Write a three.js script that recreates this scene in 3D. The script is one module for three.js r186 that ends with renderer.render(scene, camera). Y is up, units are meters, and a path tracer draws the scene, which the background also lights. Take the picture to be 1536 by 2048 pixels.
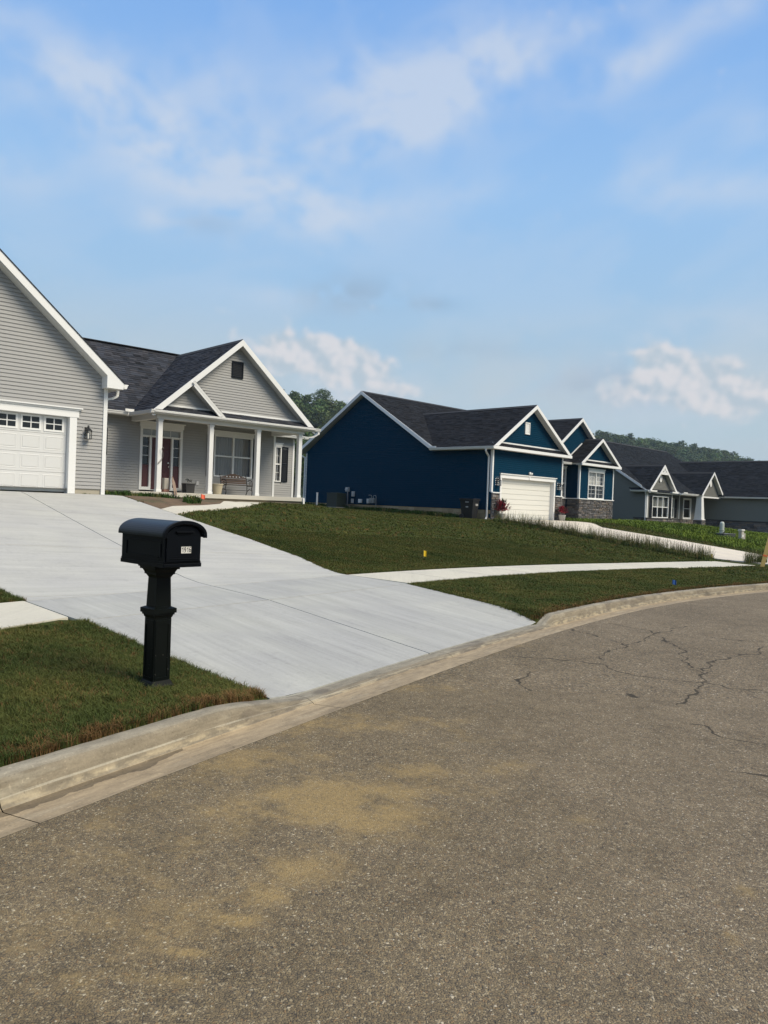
import * as THREE from 'three';
import { mergeGeometries } from 'three/addons/utils/BufferGeometryUtils.js';
import { FontLoader } from 'three/addons/loaders/FontLoader.js';
import { TextGeometry } from 'three/addons/geometries/TextGeometry.js';

// ------------------------------------------------------------------ camera, sky, sun, exposure
const scene = new THREE.Scene();
const FPX = 1510, EYE = 1.6, ROLL = Math.atan(0.0385), PITCH = -0.01191;
const V3 = (x, y, z) => new THREE.Vector3(x, y, z);
const camF = V3(0, Math.sin(PITCH), -Math.cos(PITCH));
const camU0 = V3(0, Math.cos(PITCH), Math.sin(PITCH));
const camR = V3(1, 0, 0).multiplyScalar(Math.cos(ROLL)).addScaledVector(camU0, Math.sin(ROLL));
const camU = V3(1, 0, 0).multiplyScalar(-Math.sin(ROLL)).addScaledVector(camU0, Math.cos(ROLL));
const camera = new THREE.PerspectiveCamera(2 * Math.atan(1024 / FPX) * 180 / Math.PI, 0.75, 0.05, 5000);
camera.position.set(0, EYE, 0);
camera.quaternion.setFromRotationMatrix(new THREE.Matrix4().makeBasis(camR, camU, camF.clone().negate()));
const ray = (x, y) => camF.clone().multiplyScalar(FPX).addScaledVector(camR, x - 768).addScaledVector(camU, 1024 - y).normalize();

const EXPOSURE = 1.3;
const renderer = new THREE.WebGLRenderer({ antialias: true });
renderer.toneMapping = THREE.LinearToneMapping;
renderer.toneMappingExposure = EXPOSURE;
renderer.shadowMap.enabled = true;

// seeded random numbers and value noise
function rng(seed) { let a = seed >>> 0; return () => { a |= 0; a = a + 0x6D2B79F5 | 0; let t = Math.imul(a ^ a >>> 15, 1 | a); t = t + Math.imul(t ^ t >>> 7, 61 | t) ^ t; return ((t ^ t >>> 14) >>> 0) / 4294967296; }; }
function hash2(x, y) { let h = Math.imul(x, 374761393) + Math.imul(y, 668265263) | 0; h = Math.imul(h ^ h >>> 13, 1274126177); return ((h ^ h >>> 16) >>> 0) / 4294967296; }
function vn(x, y) { const i = Math.floor(x), j = Math.floor(y), f = x - i, g = y - j, u = f * f * (3 - 2 * f), v = g * g * (3 - 2 * g);
  const a = hash2(i, j), b = hash2(i + 1, j), c = hash2(i, j + 1), d = hash2(i + 1, j + 1); return a + (b - a) * u + (c - a) * v + (a - b - c + d) * u * v; }
function fbm(x, y, o) { let s = 0, a = 0.5, n = 0; for (let k = 0; k < o; k++) { s += a * vn(x, y); n += a; x = x * 2.03 + 17.3; y = y * 2.03 + 9.1; a *= 0.5; } return s / n; }
const clamp = (x, a = 0, b = 1) => x < a ? a : x > b ? b : x;
const sst = (a, b, x) => { x = clamp((x - a) / (b - a)); return x * x * (3 - 2 * x); };
const lerp = (a, b, t) => a + (b - a) * t;
const s2l = c => { c /= 255; return c <= 0.04045 ? c / 12.92 : Math.pow((c + 0.055) / 1.055, 2.4); };
const RGB = (r, g, b) => [s2l(r), s2l(g), s2l(b)];

// the sky: air and clouds as a function of direction
{
  const W = 2048, Hh = 1024, d = new Float32Array(W * Hh * 4);
  const azel = (x, y) => { const r = ray(x, y); return [Math.atan2(r.x, -r.z) * 180 / Math.PI, Math.asin(r.y) * 180 / Math.PI]; };
  // [px, py, rx, ry, tilt, strength] thin high cloud
  const hi = [[150, 155, 150, 62, -0.1, 0.62], [300, 275, 150, 85, 0.3, 0.62], [470, 350, 230, 95, 0.15, 0.72], [640, 428, 130, 42, 0, 0.62], [450, 160, 90, 45, 0.4, .3], [740, 185, 165, 70, -0.1, 0.72], [860, 240, 120, 40, -0.35, 0.6],
    [985, 125, 160, 75, -0.2, 0.7], [1245, 145, 120, 30, -0.35, 0.75], [1200, 45, 140, 42, -0.3, 0.5], [1420, 382, 150, 32, 0, 0.5], [1300, 340, 70, 30, -.3, .35], [320, 440, 70, 24, 0, 0.5], [40, 335, 80, 45, 0.2, 0.4],
    [600, 600, 140, 25, 0, 0.4], [700, 300, 120, 40, -0.2, 0.4], [880, 400, 150, 30, -.15, .3], [1480, 10, 120, 25, 0, 0.5], [1330, 800, 280, 60, 0, 0.95], [1130, 765, 170, 45, 0, 0.6], [680, 790, 230, 55, 0, 0.7], [1400, 660, 180, 40, 0, 0.4], [20, 30, 80, 30, 0, .3], [1500, 240, 90, 40, 0, .25]];
  const grey = [[700, 588, 95, 34, -0.1, 0.62], [850, 608, 60, 13, 0, 0.55], [415, 448, 60, 18, 0, 0.3], [1230, 770, 150, 40, 0, 0.55], [950, 700, 160, 22, 0, 0.2]];
  const cum = [[610, 715, 150, 58, 0.12, 1.15], [720, 745, 110, 50, 0.3, 1.1], [690, 700, 50, 26, 0, 1], [560, 700, 60, 32, 0, .9], [800, 785, 60, 22, 0, .6],
    [1350, 748, 90, 50, 0, 1.1], [1310, 725, 50, 32, 0, 1.1], [1425, 768, 80, 46, .2, 1.1], [1480, 795, 95, 40, 0, 1], [1340, 800, 140, 24, 0, .6], [1220, 770, 60, 20, 0, .5]];
  const mk = L => L.map(([x, y, rx, ry, t, s]) => { const c = azel(x, y); return [c[0], c[1], rx / 26.4, ry / 26.4, Math.cos(t), Math.sin(t), s]; });
  const HI = mk(hi), GR = mk(grey), CU = mk(cum);
  const mask = (L, az, el) => { let m = 0; for (const b of L) { let x = az - b[0], y = el - b[1]; if (x > 180) x -= 360; if (x < -180) x += 360; if (Math.abs(x) > 25 || Math.abs(y) > 20) continue;
    const p = (x * b[4] - y * b[5]) / b[2], q = (x * b[5] + y * b[4]) / b[3]; const r = p * p + q * q; if (r < 5) m += b[6] * Math.exp(-r * 1.1); } return m; };
  const stops = [[-90, RGB(178, 190, 196)], [0, RGB(188, 204, 211)], [6, RGB(180, 203, 216)], [10, RGB(171, 200, 223)], [15, RGB(162, 198, 231)], [22, RGB(152, 194, 238)], [29, RGB(138, 183, 237)], [36, RGB(124, 171, 233)], [60, RGB(96, 146, 218)], [90, RGB(76, 124, 204)]];
  for (let j = 0; j < Hh; j++) {
    const el = ((j + 0.5) / Hh - 0.5) * 180; let k = 0; while (k < stops.length - 2 && el > stops[k + 1][0]) k++;
    const tt = clamp((el - stops[k][0]) / (stops[k + 1][0] - stops[k][0])); const base = [0, 1, 2].map(c => lerp(stops[k][1][c], stops[k + 1][1][c], tt));
    for (let i = 0; i < W; i++) {
      const th = ((i + 0.5) / W - 0.5) * 2 * Math.PI, dx = Math.cos(th), dz = Math.sin(th); let az = Math.atan2(dx, -dz) * 180 / Math.PI;
      let [r, g, b] = base;
      if (el > -8) {
        const wx = az * 0.16 + 40, wy = el * 0.22 + 7; const w = fbm(wx * 0.7, wy * 0.7, 3);
        const n = fbm(wx + w * 1.6, wy * 1.35 + w * 1.2 - wx * 0.25, 6), n2 = fbm(wx * 3.1 + 5, wy * 3.6 + w * 2, 5);
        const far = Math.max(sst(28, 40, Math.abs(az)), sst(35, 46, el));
        const m1 = mask(HI, az, el) + far * 0.95 * sst(0.2, 0.6, fbm(az * 0.05 + 3, el * 0.09, 3)) * sst(6, 14, el);  // beyond the view, extra thin cloud is added to whiten the sky light
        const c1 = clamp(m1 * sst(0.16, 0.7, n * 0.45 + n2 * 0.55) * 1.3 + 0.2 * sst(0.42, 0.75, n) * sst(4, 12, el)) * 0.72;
        const hc = RGB(207, 217, 232); r = lerp(r, hc[0], c1); g = lerp(g, hc[1], c1); b = lerp(b, hc[2], c1);
        // low grey haze band
        const hz = sst(16, 7, el) * (0.35 + 0.65 * sst(0.25, 0.65, n)) * 0.8, hh = RGB(188, 203, 213); r = lerp(r, hh[0], hz); g = lerp(g, hh[1], hz); b = lerp(b, hh[2], hz);
        const c2 = clamp(mask(GR, az, el) * sst(0.2, 0.55, n2) * 1.2), gc = RGB(150, 172, 196); r = lerp(r, gc[0], c2 * 0.75); g = lerp(g, gc[1], c2 * 0.75); b = lerp(b, gc[2], c2 * 0.75);
        const n3 = fbm(az * 0.75 + 11, el * 0.95 + 3, 6);
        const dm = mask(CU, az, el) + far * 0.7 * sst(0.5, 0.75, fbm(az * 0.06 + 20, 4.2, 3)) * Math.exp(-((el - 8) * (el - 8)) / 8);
        const den = sst(0.28, 0.78, dm * 0.62 + (n3 - 0.5) * 1.15), n4 = fbm(az * 0.75 + 11.35, el * 0.95 + 3.3, 5);
        const rim = clamp(0.55 + (n3 - n4) * 3.6); const cb = RGB(186, 200, 212), ct = RGB(224, 222, 225);
        const dd = den * 0.86; r = lerp(r, lerp(cb[0], ct[0], rim), dd); g = lerp(g, lerp(cb[1], ct[1], rim), dd); b = lerp(b, lerp(cb[2], ct[2], rim), dd);
      }
      const o = (j * W + i) * 4, q = 1 / EXPOSURE; d[o] = r * q; d[o + 1] = g * q; d[o + 2] = b * q; d[o + 3] = 1;
    }
  }
  const sky = new THREE.DataTexture(d, W, Hh, THREE.RGBAFormat, THREE.FloatType);
  sky.mapping = THREE.EquirectangularReflectionMapping; sky.magFilter = sky.minFilter = THREE.LinearFilter; sky.wrapS = THREE.RepeatWrapping; sky.needsUpdate = true;
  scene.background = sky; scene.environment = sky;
}
const sun = new THREE.DirectionalLight(new THREE.Color().setRGB(1, 0.88, 0.68), 3.3);
sun.position.set(70, 80, 8); sun.target.position.set(2, 0, -26); sun.castShadow = true; sun.shadow.radius = 60;
sun.shadow.mapSize.set(4096, 4096); Object.assign(sun.shadow.camera, { left: -70, right: 70, top: 70, bottom: -70, near: 1, far: 260 });
scene.add(sun, sun.target);

// ------------------------------------------------------------------ helpers
const used = {};
function numbered(n) { if (!(n in used)) { used[n] = 0; return n; } used[n]++; return n + '_' + String(used[n]).padStart(3, '0'); }
const mat = (r, g, b, rough = 0.7, extra = {}) => new THREE.MeshStandardMaterial({ color: new THREE.Color().setRGB(r, g, b), roughness: rough, side: THREE.DoubleSide, ...extra });
const matte = (r, g, b, rough, spec = 0.25, extra = {}) => new THREE.MeshPhysicalMaterial({ color: new THREE.Color().setRGB(r, g, b), roughness: rough, specularIntensity: spec, side: THREE.DoubleSide, ...extra });
function part(name, geo, m, parent) { const o = new THREE.Mesh(geo, m); o.name = name; o.castShadow = o.receiveShadow = true; parent.add(o); return o; }
function tag(o, label, category, group, kind) { o.userData.label = label; if (category) o.userData.category = category; if (group) o.userData.group = group; if (kind) o.userData.kind = kind; return o; }
function thing(name, label, category, pos = [0, 0, 0], turn = 0, group) { const o = new THREE.Group(); o.name = numbered(name); o.position.set(...pos); o.rotation.y = turn; scene.add(o); return tag(o, label, category, group); }
function struct(name, geo, m) { const o = geo ? new THREE.Mesh(geo, m) : new THREE.Group(); o.name = numbered(name); o.userData.kind = 'structure'; o.receiveShadow = o.castShadow = true; scene.add(o); return o; }
// a mesh builder with flat normals, uv and vertex colours
class MB {
  constructor() { this.p = []; this.n = []; this.u = []; this.c = []; this.hasC = false; }
  tri(a, b, c, ua, ub, uc, col) { const x1 = b[0] - a[0], y1 = b[1] - a[1], z1 = b[2] - a[2], x2 = c[0] - a[0], y2 = c[1] - a[1], z2 = c[2] - a[2];
    let nx = y1 * z2 - z1 * y2, ny = z1 * x2 - x1 * z2, nz = x1 * y2 - y1 * x2; const l = Math.hypot(nx, ny, nz); if (l < 1e-12) return; nx /= l; ny /= l; nz /= l;
    this.p.push(...a, ...b, ...c); this.n.push(nx, ny, nz, nx, ny, nz, nx, ny, nz); this.u.push(...(ua || [0, 0]), ...(ub || [0, 0]), ...(uc || [0, 0]));
    if (col) { this.hasC = true; this.c.push(...col, ...col, ...col); } else this.c.push(1, 1, 1, 1, 1, 1, 1, 1, 1); }
  quad(a, b, c, d, col, u) { u = u || []; this.tri(a, b, c, u[0], u[1], u[2], col); this.tri(a, c, d, u[0], u[2], u[3], col); }
  // 8 corners: bottom ring 0-3, top ring 4-7
  hexa(v, col, skip = '') { const f = { b: [3, 2, 1, 0], t: [4, 5, 6, 7], s0: [0, 1, 5, 4], s1: [1, 2, 6, 5], s2: [2, 3, 7, 6], s3: [3, 0, 4, 7] };
    for (const k in f) if (!skip.includes(k)) this.quad(v[f[k][0]], v[f[k][1]], v[f[k][2]], v[f[k][3]], col); return this; }
  box(x0, x1, y0, y1, z0, z1, col) { return this.hexa([[x0, y0, z1], [x1, y0, z1], [x1, y0, z0], [x0, y0, z0], [x0, y1, z1], [x1, y1, z1], [x1, y1, z0], [x0, y1, z0]], col); }
  geo() { const g = new THREE.BufferGeometry(); g.setAttribute('position', new THREE.Float32BufferAttribute(this.p, 3)); g.setAttribute('normal', new THREE.Float32BufferAttribute(this.n, 3)); g.setAttribute('uv', new THREE.Float32BufferAttribute(this.u, 2)); if (this.hasC) g.setAttribute('color', new THREE.Float32BufferAttribute(this.c, 3)); return g; }
  get empty() { return !this.p.length; }
}
function bevelBox(x0, x1, y0, y1, z0, z1, bev = 0.004) { // box with chamfered outline, extruded along z
  const s = new THREE.Shape([[x0 + bev, y0 + bev], [x1 - bev, y0 + bev], [x1 - bev, y1 - bev], [x0 + bev, y1 - bev]].map(p => new THREE.Vector2(...p)));
  const g = new THREE.ExtrudeGeometry(s, { depth: z1 - z0 - 2 * bev, bevelEnabled: true, bevelThickness: bev, bevelSize: bev, bevelSegments: 1 }); g.translate(0, 0, z0 + bev); return g;
}
function polyExtrude(pts, z0, z1, holes = []) { const s = new THREE.Shape(pts.map(p => new THREE.Vector2(...p)));
  for (const h of holes) s.holes.push(new THREE.Path(h.map(p => new THREE.Vector2(...p))));
  const g = new THREE.ExtrudeGeometry(s, { depth: z1 - z0, bevelEnabled: false }); g.translate(0, 0, z0); return g; }
const rect = (a0, a1, b0, b1) => [[a0, b0], [a1, b0], [a1, b1], [a0, b1]];
function tube(pts, r, seg = 6, flat = false) { const c = new THREE.CatmullRomCurve3(pts.map(p => V3(...p)), false, 'catmullrom', flat ? 0.01 : 0.5); return new THREE.TubeGeometry(c, Math.max(2, pts.length * 5), r, seg, false); }
function bar(p, q, w, h, up = [0, 1, 0]) { // box beam from p to q
  const a = V3(...p), b = V3(...q), d = b.clone().sub(a), L = d.length(); d.normalize(); const r = V3(...up).cross(d).normalize(), u = d.clone().cross(r);
  const g = new THREE.BoxGeometry(w, h, L); g.applyMatrix4(new THREE.Matrix4().makeBasis(r, u, d).setPosition(a.add(b).multiplyScalar(0.5))); return g; }
const merge = gs => mergeGeometries(gs.map(g => { g = g.index ? g.toNonIndexed() : g; for (const k of Object.keys(g.attributes)) if (!['position', 'normal', 'uv'].includes(k)) g.deleteAttribute(k); return g; }));
function tex(W, H, fn, srgb = true, rep = [1, 1]) { const d = new Uint8Array(W * H * 4), o = [0, 0, 0]; for (let j = 0; j < H; j++) for (let i = 0; i < W; i++) { fn((i + 0.5) / W, (j + 0.5) / H, o); const k = (j * W + i) * 4; for (let c = 0; c < 3; c++) { let v = clamp(o[c]); if (srgb) v = v <= 0.0031308 ? v * 12.92 : 1.055 * Math.pow(v, 1 / 2.4) - 0.055; d[k + c] = v * 255 + 0.5; } d[k + 3] = 255; }
  const t = new THREE.DataTexture(d, W, H); t.magFilter = THREE.LinearFilter; t.minFilter = THREE.LinearMipmapLinearFilter; t.generateMipmaps = true; t.wrapS = t.wrapT = THREE.RepeatWrapping; t.repeat.set(...rep); if (srgb) t.colorSpace = THREE.SRGBColorSpace; t.needsUpdate = true; return t; }

// ------------------------------------------------------------------ the lie of the land
// kerb line: a curve of heading h(t); s is the distance from the road edge towards the houses
const CUR = []; const T0 = -70, DT = 0.25;
{
  const K = [[-200, 29.7], [3, 29.7], [7, 32.3], [11, 36.5], [15, 43.5], [19, 49], [24, 49], [40, 47], [400, 47]];
  const hd = t => { let i = 0; while (t > K[i + 1][0]) i++; return lerp(K[i][1], K[i + 1][1], (t - K[i][0]) / (K[i + 1][0] - K[i][0])) * Math.PI / 180; };
  const fw = [], bw = []; let x = -1.23, z = -4.33, t = 1.0;
  while (t < 130) { const h = hd(t); fw.push([t, x, z, Math.sin(h), -Math.cos(h)]); x += Math.sin(h) * DT; z -= Math.cos(h) * DT; t += DT; }
  x = -1.23; z = -4.33; t = 1.0; while (t > T0) { const h = hd(t - DT); x -= Math.sin(h) * DT; z += Math.cos(h) * DT; t -= DT; bw.unshift([t, x, z, Math.sin(h), -Math.cos(h)]); }
  CUR.push(...bw, ...fw);
}
function curAt(t) { const f = clamp((t - CUR[0][0]) / DT, 0, CUR.length - 1.001), i = Math.floor(f), q = f - i, a = CUR[i], b = CUR[i + 1]; return [lerp(a[1], b[1], q), lerp(a[2], b[2], q), lerp(a[3], b[3], q), lerp(a[4], b[4], q)]; }
const ts2xz = (t, s) => { const c = curAt(t); return [c[0] + c[3] * s, c[1] - c[2] * s]; };
function xz2ts(x, z) { let bi = 0, bd = 1e9; for (let i = 0; i < CUR.length; i += 12) { const d = (CUR[i][1] - x) ** 2 + (CUR[i][2] - z) ** 2; if (d < bd) { bd = d; bi = i; } }
  const lo = Math.max(0, bi - 12), hi = Math.min(CUR.length - 1, bi + 12); for (let i = lo; i <= hi; i++) { const d = (CUR[i][1] - x) ** 2 + (CUR[i][2] - z) ** 2; if (d < bd) { bd = d; bi = i; } }
  const c = CUR[bi], ex = x - c[1], ez = z - c[2]; return [c[0] + ex * c[3] + ez * c[4], ex * c[4] - ez * c[3]]; }
const Y0 = (x, z) => { const a = 0.62 * x - 0.785 * z; return -0.012 * (a < 70 ? a : 70 + (a - 70) * 0.2); };
const PADS = [[-8, -21.6, 1.52], [-10.5, -19, 1.52], [-13, -17, 1.52], [-6.5, -25, 1.47], [-4.5, -28, 1.44], [-3.5, -31.5, 1.42], [-4, -36, 1.42], [-8, -40, 1.45], [-22, -27, 1.5], [-26, -12, 1.6],
  [1, -30, 0.92], [3, -33, 0.9], [-1.5, -33, 1.06], [-1.5, -27, 0.95], [4, -28, 0.75], [8, -32, 0.68], [-2, -37, 1.12], [2, -37, 0.98],
  [5.35, -38, 0.95], [2, -41, 1.06], [0, -43.2, 1.12], [-2.5, -45.8, 1.2], [-5, -48.3, 1.28], [7.6, -40.3, 0.97], [10, -42.8, 0.97], [13, -47, 0.95], [15.4, -52, 0.95], [7, -60, 1.1], [19.2, -56.6, 0.62], [20.1, -58, 0.58], [22.5, -60.0, 0.42], [25, -59, 0.25], [26, -63, 0.2], [29, -65, 0.25], [31, -62, 0.15], [34, -60, 0.1], [38, -52, 0], [10, -68, 0.95], [24, -82, 0.6], [-25, -60, 1.3], [-40, -30, 1.8]];
function padY(x, z) { let w = 0, v = 0; for (const p of PADS) { const q = 1 / Math.pow((p[0] - x) ** 2 + (p[1] - z) ** 2 + 1.2, 1.7); w += q; v += q * p[2]; } return v / w; }
const DR0 = 2.55, DR1 = 8.75; // driveway mouth along the kerb
const kerbK = t => 1 - 0.86 * sst(DR0 - 0.75, DR0 + 0.55, t) * (1 - sst(DR1 - 0.15, DR1 + 0.28, t));
function groundY(x, z) {
  const [t, s] = xz2ts(x, z), y0 = Y0(x, z);
  if (s < -9.7) return y0 + 0.15 + Math.min(0.25, (-9.7 - s) * 0.03);
  if (s < 0.46) return y0 - 0.25;
  if (s < 3.65) return y0 + lerp(kerbK(t) * 0.148 - 0.012, 0.235, clamp((s - 0.49) / 3.16));
  if (s < 5.15) return y0 + lerp(0.235, 0.265, (s - 3.65) / 1.5);
  let w = clamp((s - 5.15) / 9.0); w = w < 0.12 ? w * w / 0.24 : w - 0.06; w = Math.min(1, w / 0.94);
  const P = padY(x, z); let y = lerp(y0 + 0.265, P, w);
  const R = Math.hypot(x, z); if (R > 90) y = lerp(y, 0.2, sst(90, 160, R));
  return y;
}
function pix(x, y, lift = 0) { const d = ray(x, y); let t0 = 1, t1 = 0; for (let t = 1; t < 140; t += 0.15) { const px = d.x * t, pz = d.z * t; if (EYE + d.y * t < groundY(px, pz) + lift) { t1 = t; break; } t0 = t; } if (!t1) return [d.x * 60, d.z * 60];
  for (let k = 0; k < 18; k++) { const m = (t0 + t1) / 2; if (EYE + d.y * m < groundY(d.x * m, d.z * m) + lift) t1 = m; else t0 = m; } return [d.x * t1, d.z * t1]; }
const inPoly = (P, x, z) => { let c = false; for (let i = 0, j = P.length - 1; i < P.length; j = i++) { const [xi, zi] = P[i], [xj, zj] = P[j]; if ((zi > z) !== (zj > z) && x < (xj - xi) * (z - zi) / (zj - zi) + xi) c = !c; } return c; };
function clipHalf(P, nx, nz, d) { const o = []; for (let i = 0; i < P.length; i++) { const a = P[i], b = P[(i + 1) % P.length], da = a[0] * nx + a[1] * nz - d, db = b[0] * nx + b[1] * nz - d; if (da <= 0) o.push(a); if ((da < 0 && db > 0) || (da > 0 && db < 0)) { const k = da / (da - db); o.push([lerp(a[0], b[0], k), lerp(a[1], b[1], k)]); } } return o; }
const clipBox = (P, ax, x0, x1, z0, z1) => { // ax = [ux,uz] first axis; second axis is its left normal
  const [ux, uz] = ax, vx = -uz, vz = ux; P = clipHalf(P, ux, uz, x1); if (P.length) P = clipHalf(P, -ux, -uz, -x0); if (P.length) P = clipHalf(P, vx, vz, z1); if (P.length) P = clipHalf(P, -vx, -vz, -z0); return P; };
const area = P => { let s = 0; for (let i = 0; i < P.length; i++) { const a = P[i], b = P[(i + 1) % P.length]; s += a[0] * b[1] - a[1] * b[0]; } return s / 2; };
// a slab of concrete draped on the ground
function drape(P, off, thick, yfn = groundY, ax = [1, 0], cell = 0.5, uvo = [0, 0]) {
  if (area(P) > 0) P = P.slice().reverse(); const m = new MB(), [ux, uz] = ax, vx = -uz, vz = ux; let a0 = 1e9, a1 = -1e9, b0 = 1e9, b1 = -1e9;
  for (const p of P) { const a = p[0] * ux + p[1] * uz, b = p[0] * vx + p[1] * vz; a0 = Math.min(a0, a); a1 = Math.max(a1, a); b0 = Math.min(b0, b); b1 = Math.max(b1, b); }
  const na = Math.max(1, Math.ceil((a1 - a0) / cell)), nb = Math.max(1, Math.ceil((b1 - b0) / cell)); const Y = p => [p[0], yfn(p[0], p[1]) + off, p[1]], U = p => [p[0] * ux + p[1] * uz + uvo[0], p[0] * vx + p[1] * vz + uvo[1]];
  for (let i = 0; i < na; i++) for (let j = 0; j < nb; j++) { const q = clipBox(P, ax, lerp(a0, a1, i / na), lerp(a0, a1, (i + 1) / na), lerp(b0, b1, j / nb), lerp(b0, b1, (j + 1) / nb)); if (q.length < 3 || Math.abs(area(q)) < 1e-6) continue;
    const cap = THREE.ShapeUtils.triangulateShape(q.map(p => new THREE.Vector2(p[0], -p[1])), []); for (const t of cap) { const A = q[t[0]], B = q[t[1]], C = q[t[2]]; const up = (B[0] - A[0]) * (C[1] - A[1]) - (B[1] - A[1]) * (C[0] - A[0]) < 0; if (up) m.tri(Y(A), Y(B), Y(C), U(A), U(B), U(C)); else m.tri(Y(A), Y(C), Y(B), U(A), U(C), U(B)); } }
  for (let i = 0; i < P.length; i++) { const a = P[i], b = P[(i + 1) % P.length], L = Math.hypot(b[0] - a[0], b[1] - a[1]), n = Math.max(1, Math.ceil(L / cell)); for (let k = 0; k < n; k++) { const p = [lerp(a[0], b[0], k / n), lerp(a[1], b[1], k / n)], q = [lerp(a[0], b[0], (k + 1) / n), lerp(a[1], b[1], (k + 1) / n)], A = Y(p), B = Y(q); m.quad(A, B, [B[0], B[1] - thick, B[2]], [A[0], A[1] - thick, A[2]], null, [U(p), U(q), U(q), U(p)]); } }
  return m.geo();
}

// outlines of the paved areas in plan
const uA = [Math.sin(47.2 * Math.PI / 180), -Math.cos(47.2 * Math.PI / 180)], vA = [-Math.cos(47.2 * Math.PI / 180), -Math.sin(47.2 * Math.PI / 180)], OA = [-8.07, -21.6];
const hA = (u, v) => [OA[0] + uA[0] * u + vA[0] * v, OA[1] + uA[1] * u + vA[1] * v];
const drivePoly = (() => { const P = []; for (let t = DR0 + 0.1; t <= DR1 - 0.1; t += 0.5) P.push(ts2xz(t, 0.512)); P.push(ts2xz(DR1 - 0.05, 0.512));
  P.push(pix(811, 1168), pix(690, 1150), pix(600, 1115), pix(500, 1079), pix(400, 1045), pix(322, 1019)); P.push(hA(0.05, -0.02), hA(-6.5, -0.02)); const l = ts2xz(3.66, 5.15), l2 = ts2xz(3.4, 3.65); P.push(pix(50, 1203.5), pix(140, 1236)); return P; })();
const walkPoly = [pix(322, 1019.5), pix(345, 1013.5), pix(400, 1012), pix(440, 1009), pix(478, 1004.5), pix(490, 1001), ...[[6.9, 3.9], [5.6, 4.2], [4.4, 4.28], [4.4, 4.46], [9.6, 4.46]].map(p => hA(...p)), pix(556, 1007), pix(500, 1013), pix(450, 1018), pix(394, 1021.5), pix(352, 1029)];
const bedPoly = [hA(0.12, 0.4), hA(0.12, 6.6), hA(2.8, 6.6), hA(2.8, 4.45), hA(4.4, 4.45), hA(4.4, 4.28), hA(5.6, 4.2), hA(6.9, 3.9), pix(490, 1001), pix(478, 1004.5), pix(440, 1009), pix(400, 1012), pix(345, 1013.5), pix(322, 1019)];
const uB = [Math.sin(44.6 * Math.PI / 180), -Math.cos(44.6 * Math.PI / 180)], vB = [-Math.cos(44.6 * Math.PI / 180), -Math.sin(44.6 * Math.PI / 180)], OB = [5.35, -38];
const hB = (u, v) => [OB[0] + uB[0] * u + vB[0] * v, OB[1] + uB[1] * u + vB[1] * v];
const driveBPoly = (() => { const P = [hB(0.5, -0.03), pix(1060, 1053), pix(1150, 1066), pix(1300, 1092), pix(1424, 1117)]; const a = xz2ts(...P[4]); for (let t = a[0]; t < a[0] + 6.6; t += 0.6) P.push(ts2xz(t, 0.55)); const e = ts2xz(a[0] + 6.6, 0.55); P.push(e, pix(1530, 1111.5), pix(1377, 1084.5), pix(1288, 1069.5), pix(1205, 1056), hB(6.2, -1.2), hB(6.2, -0.03)); return P; })();
const inDrive = (x, z) => inPoly(drivePoly, x, z);
const paved = (x, z) => inDrive(x, z) || inPoly(driveBPoly, x, z) || inPoly(walkPoly, x, z);

// ------------------------------------------------------------------ ground, road, kerb
const white = [1, 1, 1];
const lawnTex = tex(1024, 1024, (u, v, o) => { // tiles every 6 m
  const per = (x, y, f, k) => { const a = fbm(x * f, y * f, k), b = fbm((x - 1) * f, y * f, k), c = fbm(x * f, (y - 1) * f, k), d = fbm((x - 1) * f, (y - 1) * f, k); const wx = sst(0.8, 1, x), wy = sst(0.8, 1, y); return lerp(lerp(a, b, wx), lerp(c, d, wx), wy); };
  const n = per(u, v, 14, 4), f = per(u, v, 220, 2), b = per(u + 3, v, 30, 3); const k = 0.55 + 0.5 * n + 0.5 * (f - 0.5); const dry = sst(0.55, 0.75, b) * 0.5;
  o[0] = 0.052 * k * (1 + dry * 0.9); o[1] = 0.064 * k * (1 + dry * 0.25); o[2] = 0.017 * k * (1 + dry * 0.5); });
const lawnMat = new THREE.MeshPhysicalMaterial({ map: lawnTex, roughness: 1, specularIntensity: 0.1, side: THREE.DoubleSide });
lawnTex.repeat.set(1 / 6, 1 / 6);
function stripGeo(ts, ss, yfn) { const p = [], u = [], ix = [], W = ss.length; for (const t of ts) for (const s of ss) { const [x, z] = ts2xz(t, s); p.push(x, yfn(x, z, t, s), z); u.push(x, z); }
  for (let i = 0; i < ts.length - 1; i++) for (let j = 0; j < W - 1; j++) { const a = i * W + j, b = a + 1, c = a + W, d = c + 1; ix.push(a, c, b, b, c, d); }
  const g = new THREE.BufferGeometry(); g.setAttribute('position', new THREE.Float32BufferAttribute(p, 3)); g.setAttribute('uv', new THREE.Float32BufferAttribute(u, 2)); g.setIndex(ix); g.computeVertexNormals(); return g; }
const range = (a, b, d) => { const o = []; for (let x = a; x <= b + 1e-6; x += d) o.push(x); return o; };
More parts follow.
